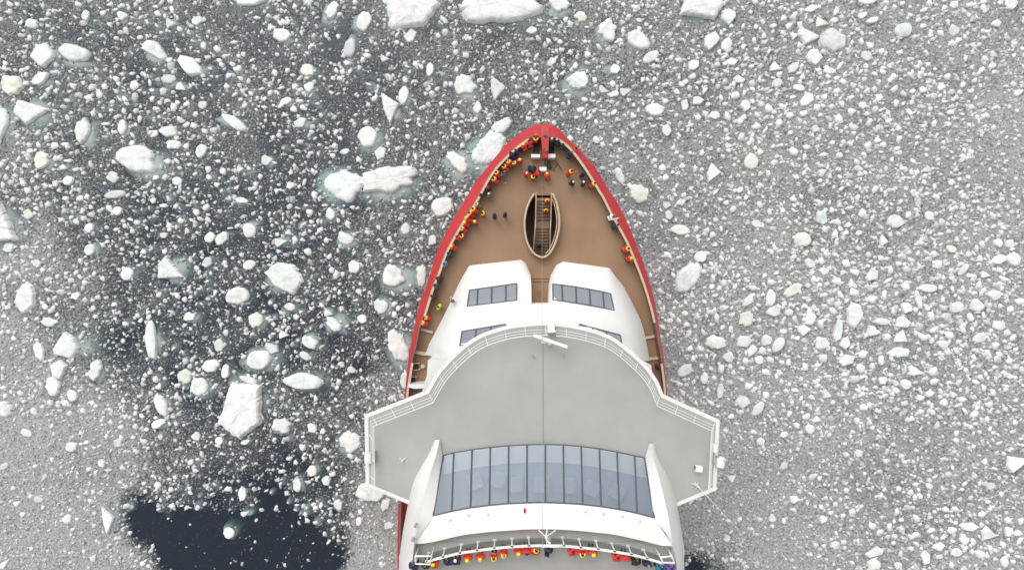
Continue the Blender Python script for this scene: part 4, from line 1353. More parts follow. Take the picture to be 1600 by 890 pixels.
# room behind the glass
arc = smooth(PL([(690,741),(737,731),(795,723.5),(852,721.5),(908,725.5),(964,736),(1010,746)], 24.2), 3)
part(MB().fill([[v + Vector((0, -.02, .07)) for v in glo] + [Vector((v.x, v.y, ZG0 + .07)) for v in reversed(arc)]]), 'lounge_sill', 'sill')
bk_ = PL([(1030, 850), (668, 850)], 24.2)
part(MB().fill([[Vector((v.x, v.y, 24.18)) for v in arc] + [Vector((v.x, v.y, 24.18)) for v in bk_]]), 'lounge_floor', 'floor_blue')
M['seat'] = mat('pale_lounge_seat', (0.32, 0.365, 0.42), .8, .05, 3)
for px_, py_, a_ in ((742, 752, 20), (778, 748, -15), (805, 756, 5), (846, 757, 0), (888, 758, 4), (925, 762, -25), (965, 768, -30)):
    c = P(px_, py_, 24.6)
    mb = MB().box((c.x, c.y, 24.5), (1.3, 1.2, .42), rz=R(a_))
    q = Matrix.Rotation(R(a_), 3, 'Z') @ Vector((0, -.45, 0))
    mb.box((c.x + q.x, c.y + q.y, 24.75), (1.0, .18, .75), rz=R(a_))
    part(mb, 'lounge_seat', 'seat', bevel=.06)
bw_ = P(848, 834, 24.2)
part(MB().add(PL([(672, 846), (1028, 846)], 24.2) + PL([(672, 846), (1028, 846)], 27.4), [(0, 1, 3, 2)]), 'lounge_back_wall', 'sill')
# brow
BR = [(646,849),(669,848),(723,835),(762.6,830.5),(822,826.3),(860,826),(899,828),(958.7,834),(1010.6,845.5),(1033,852),(1052,852.5)]
brow_hi = resample(PL(BR, 28.05), 25)
brow_lo = resample(ghi, 25)
brow_lo = [v + Vector((0, -.04, .06)) for v in brow_lo]
brow = MB().loft([brow_lo, [a.lerp(b, .5) + Vector((0, 0, .06)) for a, b in zip(brow_lo, brow_hi)], brow_hi, [v + Vector((0, .02, -.75)) for v in brow_hi]])
part(brow, 'lounge_brow', 'white', smooth_shade=True, auto=30)
# fins
FLo = [(680,686,24.02),(671,707,24.02),(659,727,24.02),(646.4,751.6,24.02),(640,776,24.0),(636,795,24.3),(629,833,25.0),(624.5,868,25.6),(623,890,25.8),(622,930,25.8),(621,985,25.8)]
FLr = [(686.5,686,24.4),(684,700,24.8),(681,712,25.2),(672,740,26.1),(664,770,27.1),(656.5,800,28.0),(650.5,830,28.4),(647,850,28.6),(645,870,28.6),(644,890,28.6),(641,985,28.6)]
FLg = [(688,687,24.05),(689,700,24.10),(691.5,711.5,24.15),(687.5,739,25.2),(682.5,770,26.45),(676.5,805.5,27.62),(660,830,28.0),(648,849.5,28.05)]
FRo = [(1022,692,24.02),(1028,714.5,24.02),(1042.7,741.7,24.02),(1052.6,766.4,24.02),(1058,788,24.0),(1060,800,24.4),(1064,823,25.0),(1067.4,848,25.5),(1069,890,25.8),(1070,930,25.8),(1072,985,25.8)]
FRr = [(1015.5,692,24.4),(1018,704,24.8),(1021,716,25.2),(1028.5,740,26.1),(1036,770,27.1),(1043,800,28.0),(1048.5,830,28.4),(1052,852,28.6),(1055.5,870,28.6),(1057.5,890,28.6),(1062,985,28.6)]
FRg = [(1014,693,24.05),(1011,704,24.10),(1008.3,715,24.15),(1012.5,741,25.2),(1017,771,26.45),(1023,808.5,27.62),(1040,832,28.0),(1051,853,28.05)]
for o_, r_, g_ in ((FLo, FLr, FLg), (FRo, FRr, FRg)):
    a = resample(smooth(PL(o_), 4), 50); b = resample(smooth(PL(r_), 4), 50)
    mid_ = [p.lerp(q, .6) + Vector((0, 0, .12)) for p, q in zip(a, b)]
    low = [Vector((p.x, p.y, min(p.z, 22.0) if i > 20 else p.z - .1)) for i, p in enumerate(a)]
    part(MB().loft([low, a, mid_, b]), 'side_fin', 'white', smooth_shade=True, auto=50)
    n_ = len(g_)
    a2 = resample(smooth(PL(r_[:n_]), 4), 30); b2 = resample(smooth(PL(g_), 4), 30)
    part(MB().loft([[v + Vector((0, 0, -.01)) for v in a2], b2]), 'fin_inner_face', 'white', smooth_shade=True, auto=50)
    # inner side of the wall along the upper deck
    t = [P(*v) for v in r_[7:]]
    part(MB().loft([t, [Vector((p.x, p.y, 27.2)) for p in t]]), 'upper_deck_wall', 'white')
# deckhouse body under the upper deck, down to the hull
body = PL([(640, 800), (630, 840), (624, 868), (622, 985), (1071, 985), (1068, 850), (1058, 795)], 23.2)
part(MB().prism(body, 11.0, 23.25), 'deckhouse_body', 'white')
UD = 27.3
tdk = PL([(646.5, 846), (669, 840), (762, 824), (860, 820), (958, 828), (1033, 846), (1052, 849), (1056, 890), (1060, 990), (640, 990), (644.5, 880)], UD)
part(MB().fill([tdk]), 'upper_deck', 'tdeck')
# glass screen along the front of the upper deck
scr_base = [(670,863),(695,856),(721,849.8),(747,846),(773,842.6),(800,840.2),(826,838.8),(853,838.3),(878.7,839),(904.5,841.5),(930.5,844),(955.5,847.8),(981,852),(1005,858),(1029,865)]
sb_ = PL(scr_base, UD)
scr = node('glass_screen')
HS = 1.42
tops = [v + Vector((0, 0, HS)) for v in sb_]
for i in range(len(sb_) - 1):
    a, b = sb_[i], sb_[i + 1]
    ins_ = (b - a).normalized() * .07
    q = [a + ins_ + Vector((0, -.01, .12)), b - ins_ + Vector((0, -.01, .12)), tops[i + 1] - ins_ + Vector((0, 0, -.05)), tops[i] + ins_ + Vector((0, 0, -.05))]
    part(MB().add(q + [v + Vector((0, -.025, 0)) for v in q], [(0, 1, 2, 3), (7, 6, 5, 4), (0, 4, 5, 1), (1, 5, 6, 2), (2, 6, 7, 3), (3, 7, 4, 0)]), 'pane', 'clear', scr)
for a, t in zip(sb_, tops):
    mb = MB().tube([a, t], .06, 6); mb.box((a.x, a.y, UD + .03), (.26, .16, .06)); mb.box((t.x, t.y, t.z), (.2, .14, .06))
    part(mb, 'screen_post', 'white2', scr)
tp = smooth(tops, 3)
part(MB().loft([[v + Vector((0, .05, .03)) for v in tp], [v + Vector((0, -.14, .03)) for v in tp], [v + Vector((0, -.14, -.03)) for v in tp], [v + Vector((0, .05, -.03)) for v in tp]], ), 'screen_top_rail', 'white2', scr)
st2 = smooth([v + Vector((0, -.34, .62)) for v in sb_], 3)
part(MB().tube(st2, .05, 6), 'foot_rail', 'pink', scr)
# end gates of the screen
for pts in ([(649, 868), (649, 880), (672, 881), (674, 868)], [(1032, 870), (1036, 878), (1054, 878.5), (1050, 868)]):
    q = PL(pts, UD + 1.6)
    mb = MB().tube(q + [q[0]], .07, 5)
    for v in q: mb.tube([v, Vector((v.x, v.y, UD))], .05, 5)
    part(mb, 'screen_end_frame', 'white2', scr)
# bracket mast with cross bar over the brow
c = P(853, 838, 29.5)
mb = MB()
for px_, py_ in ((842, 828), (855, 826), (868, 828)):
    mb.tube([P(px_, py_, 28.1), c], .06, 5)
mb.tube([c, c + Vector((.25, -.15, .9))], .09, 6)
part(mb, 'bracket_mast', 'white2')
part(MB().box((c.x + .25, c.y - .3, 30.4), (1.3, .16, .16)), 'mast_cross_bar', 'white2', bevel=.02)
part(MB().lathe((c.x + .2, c.y + .12, 30.0), [(.12, 0), (.14, .05), (.14, .25), (.08, .3)], 10), 'mast_lamp', 'grey')
# lights set in the brow, one red lifebuoy light
for px_, py_ in ((703, 812.5), (732, 805), (762, 803.5), (915, 799), (943, 803), (973, 806.5), (1000, 815)):
    t_ = P(px_, py_, 27.95)
    part(MB().lathe((t_.x, t_.y, 27.75), [(.12, 0), (.12, .1), (.07, .15)], 10), 'brow_light', M['brow_light'] if 'brow_light' in M else M.setdefault('brow_light', mat('pale_grey_fitting', (0.62, .62, .61), .5, .1, 4)))
t_ = P(820, 797, 27.9)
part(MB().box((t_.x, t_.y, 27.9), (.16, .34, .2)), 'red_marker_light', 'red', bevel=.03)
for px_, py_ in ((649, 821), (644.5, 843)):
    t_ = P(px_, py_, 28.7)
    part(MB().box((t_.x, t_.y, 28.55), (.18, .3, .3), rz=R(-30)), 'wall_light', 'grey', bevel=.03)
# wire with lamps running from the bow up over the bridge to the mast
w0, w1, w2 = P(847.5, 288, 11.1), P(848.3, 690, 33.5), P(847.5, 1000, 40)
wp = [w0.lerp(w1, t / 10) + Vector((0, 0, -.9 * 4 * (t / 10) * (1 - t / 10))) for t in range(11)]
wire = part(MB().tube(wp + [w2], .014, 4), 'dressing_wire', 'grey')
for t in range(1, 11):
    part(MB().lathe(wp[t] + Vector((0, 0, -.12)), [(.02, 0), (.05, .04), (.05, .1), (.02, .14)], 8), 'wire_lamp', 'grey', wire)

# ------------------------------------------------------------------ things left standing on deck
def chair(px_, py_, ang, label):
    c = P(px_, py_, DK + .4); c.z = DK
    root = empty('deck_chair', c); root.rotation_euler.z = R(ang)
    MB().box((0, .02, .42), (.56, .52, .06)).build('seat', M['chair_dark'], root, bevel=.02)
    MB().box((0, -.36, .68), (.56, .05, .52), rx=R(18)).build('backrest', M['chair_dark'], root, bevel=.015)
    for sx in (-1, 1):
        MB().tube([(sx * .34, -.34, .64), (sx * .34, .0, .65), (sx * .34, .42, .62)], .035, 6).build('armrest', M['cream'], root)
        MB().tube([(sx * .34, .36, .62), (sx * .34, .40, 0)], .028, 6).build('leg', M['cream'], root)
        MB().tube([(sx * .34, -.30, .64), (sx * .34, -.40, 0)], .028, 6).build('leg', M['cream'], root)
    MB().tube([(-.34, .27, .40), (.34, .27, .40)], .035, 6).build('front_rail', M['cream'], root)
    tag(root, label, 'chair', 'chairs on the port side deck')
chair(650.5, 572, -84, 'deck chair with pale armrests beside the round table on the port side deck')
chair(646, 593, -88, 'deck chair against the bulkhead on the port side deck, no table beside it')
c = P(660.5, 572, DK + .45); tb = empty('side_table', (c.x, c.y, DK))
MB().lathe((0, 0, .43), [(.20, 0), (.235, .01), (.235, .035), (.22, .045)], 20).build('table_top', M['pink'], tb)
MB().lathe((0, 0, 0), [(.03, .02), (.03, .43)], 10).build('stem', M['grey'], tb)
MB().lathe((0, 0, 0), [(.17, 0), (.17, .02), (.04, .04)], 16).build('foot', M['grey'], tb)
tag(tb, 'small round pale table beside the port side deck chair', 'table')
c = P(871, 258, DK + .6); tp_ = empty('camera_tripod', (c.x, c.y, DK))
for a_ in (105, 225, 320):
    e = Vector((math.cos(R(a_)), math.sin(R(a_)), 0))
    MB().tube([e * .05 + Vector((0, 0, .95)), e * .35 + Vector((0, 0, .5)), e * .68], [.045, .04, .03], 6).build('leg', M['dark'], tp_)
MB().tube([(0, 0, .8), (0, 0, 1.2)], .045, 8).build('centre_column', M['dark'], tp_)
MB().box((0, 0, 1.24), (.14, .16, .08)).build('head', M['dark'], tp_, bevel=.02)
tag(tp_, 'black three-legged camera tripod standing near the bow beam on the brown deck', 'tripod')
c = P(858, 258, DK + .25); bg_ = empty('camera_bag', (c.x, c.y, DK)); bg_.rotation_euler.z = R(25)
MB().box((0, 0, .19), (.42, .78, .36)).build('bag_body', M['dark'], bg_, bevel=.1)
MB().box((0, 0, .38), (.34, .62, .05)).build('flap', M['dark'], bg_, bevel=.02)
MB().tube([(-.1, -.25, .36), (-.12, -.1, .5), (-.12, .1, .5), (-.1, .25, .36)], .022, 5).build('handle', M['grate'], bg_)
tag(bg_, 'black bag lying on deck between the bow beam and the tripod', 'bag')

# ------------------------------------------------------------------ people
def skin_mesh(name, verts, edges, radii, sub=1, root=0):
    me = bpy.data.meshes.new(name); me.from_pydata([tuple(v) for v in verts], edges, [])
    o = bpy.data.objects.new(name, me); COL.objects.link(o)
    o.modifiers.new('skin', 'SKIN')
    sv = me.skin_vertices[0].data
    for i, r in enumerate(radii):
        sv[i].radius = (r, r) if not isinstance(r, tuple) else r
        sv[i].use_root = (i == root)
    ss = o.modifiers.new('sub', 'SUBSURF'); ss.levels = sub; ss.render_levels = sub
    dg = bpy.context.evaluated_depsgraph_get()
    out = bpy.data.meshes.new_from_object(o.evaluated_get(dg))
    out.name = name
    bpy.data.objects.remove(o); bpy.data.meshes.remove(me)
    out.polygons.foreach_set('use_smooth', [True] * len(out.polygons))
    return out

POSES = {  # pelvis, waist, chest, neck, head, then per side: shoulder, elbow, wrist, hip, knee, ankle (right side; left mirrored unless given)
 'stand': dict(pelvis=(0,0,.95), waist=(0,.0,1.12), chest=(0,.01,1.36), neck=(0,.03,1.50), head=(0,.06,1.64),
               R=[(.20,.01,1.42),(.28,-.03,1.16),(.27,.10,.93)], knee=(.11,.03,.50), ankle=(.12,-.02,.08)),
 'lean':  dict(pelvis=(0,-.02,.93), waist=(0,.07,1.10), chest=(0,.20,1.31), neck=(0,.29,1.42), head=(0,.38,1.54),
               R=[(.20,.20,1.36),(.31,.34,1.14),(.17,.56,1.24)], knee=(.12,.03,.49), ankle=(.13,-.05,.08)),
 'photo': dict(pelvis=(0,0,.95), waist=(0,.02,1.12), chest=(0,.05,1.36), neck=(0,.08,1.50), head=(0,.12,1.63),
               R=[(.20,.05,1.42),(.30,.27,1.24),(.10,.45,1.55)], knee=(.12,.02,.50), ankle=(.13,-.03,.08)),
 'reach': dict(pelvis=(0,-.02,.93), waist=(0,.06,1.10), chest=(0,.15,1.32), neck=(0,.22,1.44), head=(0,.30,1.56),
               R=[(.20,.16,1.37),(.30,.44,1.32),(.30,.76,1.30)], L=[(-.20,.14,1.37),(-.30,.28,1.15),(-.18,.50,1.22)], knee=(.12,.04,.49), ankle=(.13,-.05,.08)),
 'bend':  dict(pelvis=(0,-.14,.80), waist=(0,.0,.96), chest=(0,.22,1.12), neck=(0,.36,1.16), head=(0,.47,1.22),
               R=[(.20,.24,1.14),(.27,.38,.90),(.16,.56,.78)], knee=(.14,.14,.46), ankle=(.14,-.05,.08)),
}
def mirror(p): return (-p[0], p[1], p[2])
def V3(p): return Vector(p)

def make_body(ps):
    d_ = POSES[ps]
    V, E, Rr = [], [], []
    def add(p, r, par=None):
        V.append(tuple(p)); Rr.append(r)
        if par is not None: E.append((par, len(V) - 1))
        return len(V) - 1
    pe = add(d_['pelvis'], (.14, .11)); wa = add(d_['waist'], (.125, .10), pe); chs = add(d_['chest'], (.15, .11), wa)
    ne = add(d_['neck'], .058, chs)
    h = V3(d_['head'])
    h0 = add(h - Vector((0, .01, .07)), .075, ne); h1 = add(h + Vector((0, 0, .02)), (.082, .098), h0); h2 = add(h + Vector((0, -.01, .10)), .062, h1)
    add(h + Vector((0, .095, -.01)), .018, h1)          # nose
    hands = []
    for s in (1, -1):
        arm = d_['R'] if s > 0 else d_.get('L', [mirror(p) for p in d_['R']])
        sh = add(arm[0], .065, chs); el = add(arm[1], .048, sh); wr = add(arm[2], .032, el)
        dr = (V3(arm[2]) - V3(arm[1])).normalized()
        palm = add(V3(arm[2]) + dr * .07, (.040, .022), wr)
        hands.append((V3(arm[2]), dr, s))
        kn = V3(d_['knee']); an = V3(d_['ankle'])
        if s < 0: kn = Vector(mirror(kn)); an = Vector(mirror(an))
        hip = V3(d_['pelvis']) + Vector((.095 * s, 0, -.07))
        hi = add(hip, .088, pe); k = add(kn, .060, hi); a = add(an, .042, k); add(an + Vector((0, .15, -.04)), .036, a)
    me = skin_mesh('body', V, E, Rr)
    # fingers: five short bent chains rooted in each palm, and ears
    mb = MB()
    for w, dr, s in hands:
        ref = Vector((0, 0, 1)) if abs(dr.z) < .8 else Vector((0, 1, 0))
        u = dr.cross(ref).normalized(); dn = u.cross(dr).normalized() * -1
        for k, (off, ln) in enumerate(((-.027, .066), (-.009, .078), (.009, .074), (.027, .058))):
            b = w + dr * .095 + u * off
            mb.tube([b, b + dr * ln * .5 + dn * .004, b + dr * ln * .85 + dn * .022, b + dr * ln + dn * .038], [.0095, .009, .008, .006], 5)
        t0 = w + dr * .045 + u * (.034 * -s)
        mb.tube([t0, t0 + u * (-.024 * s) + dr * .025, t0 + u * (-.028 * s) + dr * .055 + dn * .012], [.011, .010, .007], 5)
    for s in (1, -1):
        c = h + Vector((.086 * s, -.005, .0)); mb.box(c, (.018, .035, .055))
    bm = bmesh.new(); bm.from_mesh(me); tmp = mb.mesh('t'); bm.from_mesh(tmp); bm.to_mesh(me); bm.free(); bpy.data.meshes.remove(tmp)
    return me

def make_parka(ps):
    d_ = POSES[ps]; V, E, Rr = [], [], []
    def add(p, r, par=None):
        V.append(tuple(p)); Rr.append(r)
        if par is not None: E.append((par, len(V) - 1))
        return len(V) - 1
    pel = V3(d_['pelvis'])
    wa = add(d_['waist'], (.24, .20)); chs = add(V3(d_['chest']), (.25, .205), wa); ne = add(V3(d_['neck']) + Vector((0, -.01, -.005)), .10, chs)
    add(pel + Vector((0, 0, -.02)), (.225, .185), wa); add(pel + Vector((0, 0, -.15)), (.22, .18), len(V) - 1)
    for s in (1, -1):
        arm = d_['R'] if s > 0 else d_.get('L', [mirror(p) for p in d_['R']])
        sh = add(V3(arm[0]) + Vector((.035 * s, 0, -.01)), .128, chs); el = add(arm[1], .103, sh)
        dr = (V3(arm[2]) - V3(arm[1])).normalized()
        add(V3(arm[2]) - dr * .02, .07, el)
    return skin_mesh('parka', V, E, Rr)

def make_trousers(ps):
    d_ = POSES[ps]; V, E, Rr = [], [], []
    def add(p, r, par=None):
        V.append(tuple(p)); Rr.append(r)
        if par is not None: E.append((par, len(V) - 1))
        return len(V) - 1
    pe = add(V3(d_['pelvis']) + Vector((0, 0, -.02)), (.16, .14))
    for s in (1, -1):
        kn = V3(d_['knee']); an = V3(d_['ankle']); hip = V3(d_['pelvis']) + Vector((.10 * s, 0, -.12))
        if s < 0: kn = Vector(mirror(kn)); an = Vector(mirror(an))
        hi = add(hip, .115, pe); k = add(kn, .088, hi); add(an + Vector((0, 0, .06)), .078, k)
    return skin_mesh('trousers', V, E, Rr)

def boot_mesh(ps, s):
    an = V3(POSES[ps]['ankle'])
    if s < 0: an = Vector(mirror(an))
    me = MB().loft([[an + Vector((x * .062, y * .085 + yo, z - .08)) for x, y in ((-1, -1), (1, -1), (1.05, .3), (.7, 1), (-.7, 1), (-1.05, .3))]
                    for z, yo, in ((0, .05),)] + [[an + Vector((x * .064, y * (.15 if z < .1 else .085) + (.05 if z < .1 else 0), z - .08)) for x, y in ((-1, -.8), (1, -.8), (1.05, .3), (.7, 1), (-.7, 1), (-1.05, .3))] for z in (.02, .08, .14, .24)], closed=True)
    me.add([an + Vector((x * .062, y * .08, .16)) for x, y in ((-1, -1), (1, -1), (1.05, .3), (.7, 1), (-.7, 1), (-1.05, .3))], [(0, 1, 2, 3, 4, 5)])
    return me.mesh('boot', True)

def sphere(rx, ry, rz, nu=14, nv=9, cut=None, off=(0, 0, 0), name='hair'):
    """ellipsoid shell; cut(x, y, z) drops faces"""
    mb = MB(); o = Vector(off)
    rings = [[Vector((rx * math.sin(math.pi * j / nv) * math.cos(2 * math.pi * i / nu), ry * math.sin(math.pi * j / nv) * math.sin(2 * math.pi * i / nu), rz * math.cos(math.pi * j / nv))) for i in range(nu)] for j in range(nv + 1)]
    for j in range(nv):
        for i in range(nu):
            k = (i + 1) % nu
            q = [rings[j][i], rings[j][k], rings[j + 1][k], rings[j + 1][i]]
            c = sum(q, Vector()) / 4
            if cut and cut(c.x / rx, c.y / ry, c.z / rz): continue
            mb.add([v + o for v in q], [(0, 1, 2, 3)])
    return mb.mesh(name, True)

hood_up = sphere(.150, .165, .175, 18, 12, lambda x, y, z: (y > .62 and z < .55) or z < -.86, (0, -.035, .0), 'hood')
hair_cap = sphere(.108, .122, .125, 14, 10, lambda x, y, z: (y > .55 and z < .45) or z < -.5, (0, -.012, .03), 'hair')
beanie = sphere(.116, .128, .135, 14, 10, lambda x, y, z: z < -.05, (0, -.008, .035), 'beanie')
mb = MB()
pts, rr = [], []
for k in range(13):
    a_ = R(195 + (345 - 195) * k / 12) if False else R(-25 + 230 * k / 12 + 180 - 25 + 25)
    pts.append(Vector((.165 * math.cos(a_), .165 * math.sin(a_) - .01, -.10 + .035 * math.sin(math.pi * k / 12)))); rr.append(.028 + .062 * math.sin(math.pi * k / 12))
hood_down = mb.tube(pts, rr, 8).mesh('hood', True)
collar = MB().tube([Vector((.115 * math.cos(R(a_)), .115 * math.sin(R(a_)) - .02, -.135)) for a_ in range(0, 361, 30)], .045, 6).mesh('collar', True)
mb = MB()
for s in (1, -1):
    mb.box((.035 * s, .092, .0), (.026, .012, .012))
mb.box((0, .088, -.062), (.05, .012, .010))
face = mb.mesh('eyes_and_mouth')
pack = MB().box((0, -.30, 1.22), (.34, .20, .46)).mesh('backpack')

def cloth(name, c, var=.12): return mat(name, c, .75, var, 7, .4, 30)
CL = dict(R=cloth('red_parka', (.62, .035, .03)), N=cloth('navy_parka', (.022, .024, .075)), K=cloth('black_coat', (.018, .017, .018)), G=cloth('charcoal_coat', (.06, .06, .07)),
          W=cloth('white_coat', (.72, .72, .70)), B=cloth('light_blue_coat', (.14, .25, .60)), L=cloth('lime_jacket', (.50, .62, .05)), D=cloth('dark_green_coat', (.035, .055, .045)),
          T=cloth('teal_coat', (.03, .16, .24)), P=cloth('purple_coat', (.13, .07, .40)), M=cloth('dark_maroon_coat', (.07, .022, .035)), C=cloth('mottled_grey_coat', (.16, .15, .145), .5))
M_Y = cloth('yellow_hood_lining', (.80, .72, .03)); M_HD = cloth('dark_hair', (.018, .014, .012)); M_HG = cloth('grey_hair', (.30, .27, .25)); M_HW = cloth('white_wool', (.75, .74, .70)); M_SK = mat('skin', (.50, .29, .21), .5, .08, 8)
M_TR = cloth('dark_trousers', (.022, .022, .028)); M_BT = cloth('black_boots', (.015, .015, .016)); M_EY = mat('eyes_and_lips', (.05, .02, .02), .5)

MESH = {}
for ps in POSES:
    MESH[ps] = dict(body=make_body(ps), parka=make_parka(ps), trousers=make_trousers(ps), boot_r=boot_mesh(ps, 1), boot_l=boot_mesh(ps, -1))
for dct in list(MESH.values()) + [dict(a=hood_up, b=hair_cap, c=beanie, d=hood_down, e=collar, f=face, g=pack)]:
    for me in dct.values():
        if not me.materials: me.materials.append(None)

def child(name, me, m_, root, loc=(0, 0, 0)):
    o = bpy.data.objects.new(name, me); COL.objects.link(o); o.parent = root; o.location = loc
    o.material_slots[0].link = 'OBJECT'; o.material_slots[0].material = m_
    return o

def person(px_, py_, floor, facing, pose, coat, head, label, group):
    """facing: degrees clockwise in the photo, 0 = towards the bow"""
    d_ = POSES[pose]
    hd = V3(d_['head'])
    ch_ = V3(d_['chest'])
    ref = (hd + ch_) / 2                                 # the photo position is that of head and shoulders
    rz = -R(facing)
    q = Matrix.Rotation(rz, 3, 'Z') @ Vector((ref.x, ref.y, 0))
    w = P(px_, py_, floor + ref.z)
    root = empty('person', (w.x - q.x, w.y - q.y, floor)); root.rotation_euler.z = rz
    s = rnd.uniform(.98, 1.08); root.scale = (s * rnd.uniform(.97, 1.06), s, s)
    ms = MESH[pose]
    child('body', ms['body'], M_SK, root); child('parka', ms['parka'], CL[coat], root); child('trousers', ms['trousers'], M_TR, root)
    child('boot', ms['boot_r'], M_BT, root); child('boot', ms['boot_l'], M_BT, root)
    child('face_features', face, M_EY, root, hd)
    hood_m = M_Y if head[0] == 'y' else CL[coat]
    if head[1] == 'u': child('hood', hood_up, hood_m, root, hd)
    elif head[0] == 'y': child('hood', hood_down, hood_m, root, hd)
    else: child('collar', collar, CL[coat], root, hd)
    if head[1] != 'u':
        hm = {'d': M_HD, 'g': M_HG, 'w': M_HW, 'k': M_BT, 'r': CL['R']}[head[1]]
        if head[1] in 'wkr': child('beanie', beanie, hm, root, hd)
        else: child('hair', hair_cap, hm, root, hd)
    if len(head) > 2 and head[2] == 'p': child('backpack', pack, CL['K'], root)
    tag(root, label, 'person', group)

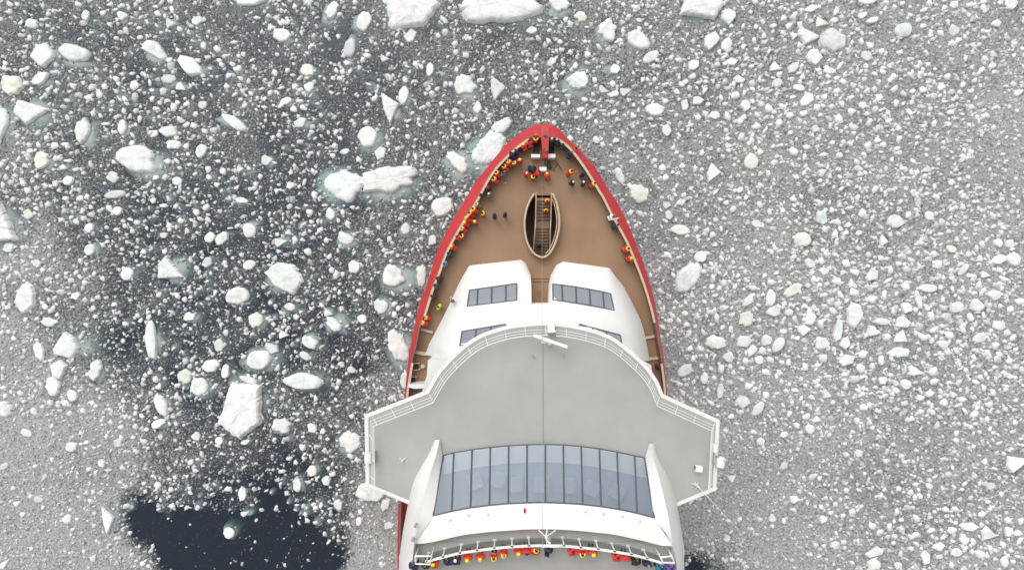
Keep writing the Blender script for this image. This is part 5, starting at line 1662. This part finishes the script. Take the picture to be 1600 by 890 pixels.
PEOPLE = '''
837 217 F 0 photo R yd red-coated person with raised arms right at the bow tip, left of the bow beam
827 222 F -20 lean R od red-coated person with dark hood bending at the bow rail, second left of the bow beam
818 227 F -30 lean R yu red-coated person, yellow hood up, third left of the bow beam at the rail
805.5 235 F -35 lean N od navy-coated person at the port bow rail, nearer the bow of two together
799 241 F -38 lean N ok navy-coated person at the port bow rail, farther aft of two together
812 250 F -10 stand R yu red-coated person with bright yellow hood standing inboard of the two navy coats
803 254 F -40 stand R yg red-coated person with grey hair and yellow hood behind the two navy coats
795 253 F -40 lean R yg red-coated grey-haired person at the rail just aft of the two navy coats
788 260 F -45 lean R yd red-coated person at port bow rail above the dark-clothed standing person
776 270 F -48 lean R yd red-coated person at port rail, directly left of the dark-clothed standing person
772 280 F -48 lean R yd red-coated person at port rail, aft end of the foremost crowd
786 270 F -50 stand C od person in mottled dark clothes standing one pace inboard of the port rail crowd
762 293 F -50 lean M or dark-coated person with red cap at the port rail where rail cap is broken
764 303 F -60 stand C ow person in mottled grey with white hat and gear by the port rail break
744.5 319 F -52 lean C yg grey-coated person with yellow hood, foremost of the second port crowd
740 327 F -55 lean R yd red-coated dark-haired person, second from front in the second port crowd
734 333 F -55 lean R yd red-coated person, third from front in the second port crowd at the rail
729 341 F -56 lean R yu red-coated person with round yellow hood, fourth along the second port crowd
726 348 F -56 lean R yu red-coated person with round yellow hood, fifth along the second port crowd
742 346 F 20 stand R yu red-coated person with yellow hood standing inboard behind the second port crowd
754 333 F -70 stand R yd red-coated dark-haired person standing alone between port crowd and two navy coats
773 337 F 90 stand N od navy-coated person on open deck, left one of the facing pair
788.5 335 F -80 stand N od dark navy-coated person on open deck, right one of the facing pair
722 357 F -58 lean R yg red-coated grey-haired person with yellow hood, sixth along the second port crowd
721 368 F -58 stand R yd red-coated dark-haired person with yellow hood near the aft end of port crowd
714.5 370 F -58 lean R od red-coated dark-haired person bent over the rail near the aft end of port crowd
706 385 F -60 lean R yu red-coated person with yellow hood, last at the aft end of the port crowd
701 396 F -62 lean D od dark green coated person at the port rail above the light blue coat
694.5 412 F -65 stand B od person in light blue coat at the port rail
684.5 435 F -68 lean M od dark maroon coated person, foremost of three dark coats at the port rail
680.5 446 F -68 lean G od charcoal-coated person, middle of three dark coats at the port rail
675 462 F -70 lean M ok dark maroon coated person with black cap, aftmost of three dark coats at port rail
685 479 F -60 stand L od person in bright lime jacket between deckhouse and port rail
665.5 496 F -72 lean R yg red-coated person with yellow hood, foremost of the pair on the port side deck
660.5 504 F -74 lean R yg red-coated person with yellow hood, aft one of the pair on the port side deck
823 271 F 30 stand R ow red-coated person with white hat in the group behind the winch cover
833.5 264.5 F 120 bend K ok black-coated person crouching in the group behind the winch cover
833 276 F 40 stand R yd red-coated dark-haired person with yellow hood in the group behind the winch cover
841.5 269 F 60 bend R od red-coated person bending down left of the single aft winch cover
855 272 F -20 bend R yu red-coated person with yellow hood bending over right of the single aft winch cover
862 219 F 10 lean K ow black-coated person with pale hat right of the bow beam at the rail
872.5 220 F 25 stand N op navy-coated person second right of the bow beam
880 226 F 30 stand G odp charcoal-coated person with backpack, third right of the bow beam
899.5 233 F 50 reach R od red-coated dark-haired person leaning out over the starboard bow rail
892.5 238 F 40 lean N ogp navy-coated person with backpack beside the red coat leaning out to starboard
892 268 F 60 reach R yd red-coated person with outstretched arm on the starboard foredeck
910.5 271.5 F -30 stand N od dark navy-coated person at the top right of the starboard foredeck group
895.5 284.5 F 70 stand K owp black-coated person with white and red hat on the starboard foredeck
912 285 F -60 stand N ow navy-coated person with white hat, right of the black coat on starboard foredeck
928 287 F 55 lean R yd red-coated person with yellow hood at the starboard rail, forward part
957 339 F 70 reach W od person in white coat stretching an arm over the starboard rail
964 351.5 F 65 lean N od blue-coated person beside the white coat at the starboard rail
980.5 388.5 F 68 lean R yd red-coated dark-haired person at starboard rail, forward of a pair
985.5 403.5 F 70 reach R yu red-coated person with yellow hood up at starboard rail, aft of a pair
1030 574 F 80 stand M od dark-clothed person alone on the starboard side deck by the wing
855 314 10.3 175 stand R yd red-coated person on the stairs holding the rail, upper one of two
853 329.5 9.6 175 stand R yd red-coated person on the stairs, lower one of two in bright coats
844 383 7.9 175 stand G od dark grey-coated person in the dim lower part of the stairs
646 884 T 0 lean N od navy-coated person at the far left end of the upper deck rail
664 885 T 20 stand D od dark green coated person second from left on the upper deck
677 881.5 T -10 lean R yu red-coated person with yellow hood, leftmost red coat on the upper deck
699.5 877 T -8 lean N od navy-coated person, left one of the adjoining navy pair on the upper deck
712 875 T -6 lean N ow navy-coated person with white hat, right one of the adjoining pair on upper deck
730 872 T -5 stand R yu red-coated person with yellow hood just right of the navy pair on upper deck
750 871 T -5 stand R yu red-coated person with yellow hood, third red coat from left on the upper deck
771.5 871 T 0 photo R yd red-coated dark-haired person with arms raised, left of centre on the upper deck
787 866 T 10 stand R yg red-coated grey-haired person right of the arms-raised one on the upper deck
810 863 T 0 stand R yu red-coated person with yellow hood, left one of a trio near the upper deck centre
823 862 T 0 stand R od red-coated dark-haired person, middle of a trio near the upper deck centre
837 860 T 30 lean R yd red-coated person with yellow hood, right one of a trio near upper deck centre
857 860.5 T 15 photo N odp navy-coated person with backpack and raised arms at the upper deck centre
895 861 T 0 lean R od red-coated dark-haired person, left one of three right of the upper deck centre
910 865 T 0 photo R yd red-coated person in the middle of three right of the upper deck centre
927 864 T 5 stand R yu red-coated person with yellow hood, right one of three right of upper deck centre
965 870 T 5 lean R od red-coated dark-haired person, left one of the close pair at right on upper deck
979 872.5 T 8 stand R or red-coated person with red hat, right one of the close pair on upper deck
995 877 T 10 lean K od black-coated person right of the close red pair on the upper deck
1012.5 882 T 12 stand N og navy-coated person between the black coat and the teal coat on upper deck
1033.5 887.5 T 14 lean T od teal-coated person near the right end of the upper deck rail
1048.5 887 T 14 lean P od person in purple coat at the far right end of the upper deck
'''
rnd = random.Random(5)
for line in PEOPLE.strip().splitlines():
    a = line.split(None, 7)
    fz = {'F': DK + .002, 'T': UD + .002}.get(a[2])
    onstairs = fz is None
    if onstairs: fz = float(a[2])
    hd_ = a[6] if a[6] != 'op' else 'odp'
    person(float(a[0]), float(a[1]), fz, float(a[3]), a[4], a[5], hd_, a[7],
           'people on the stairs' if onstairs else ('people on the foredeck' if a[2] == 'F' else 'people along the upper deck screen'))
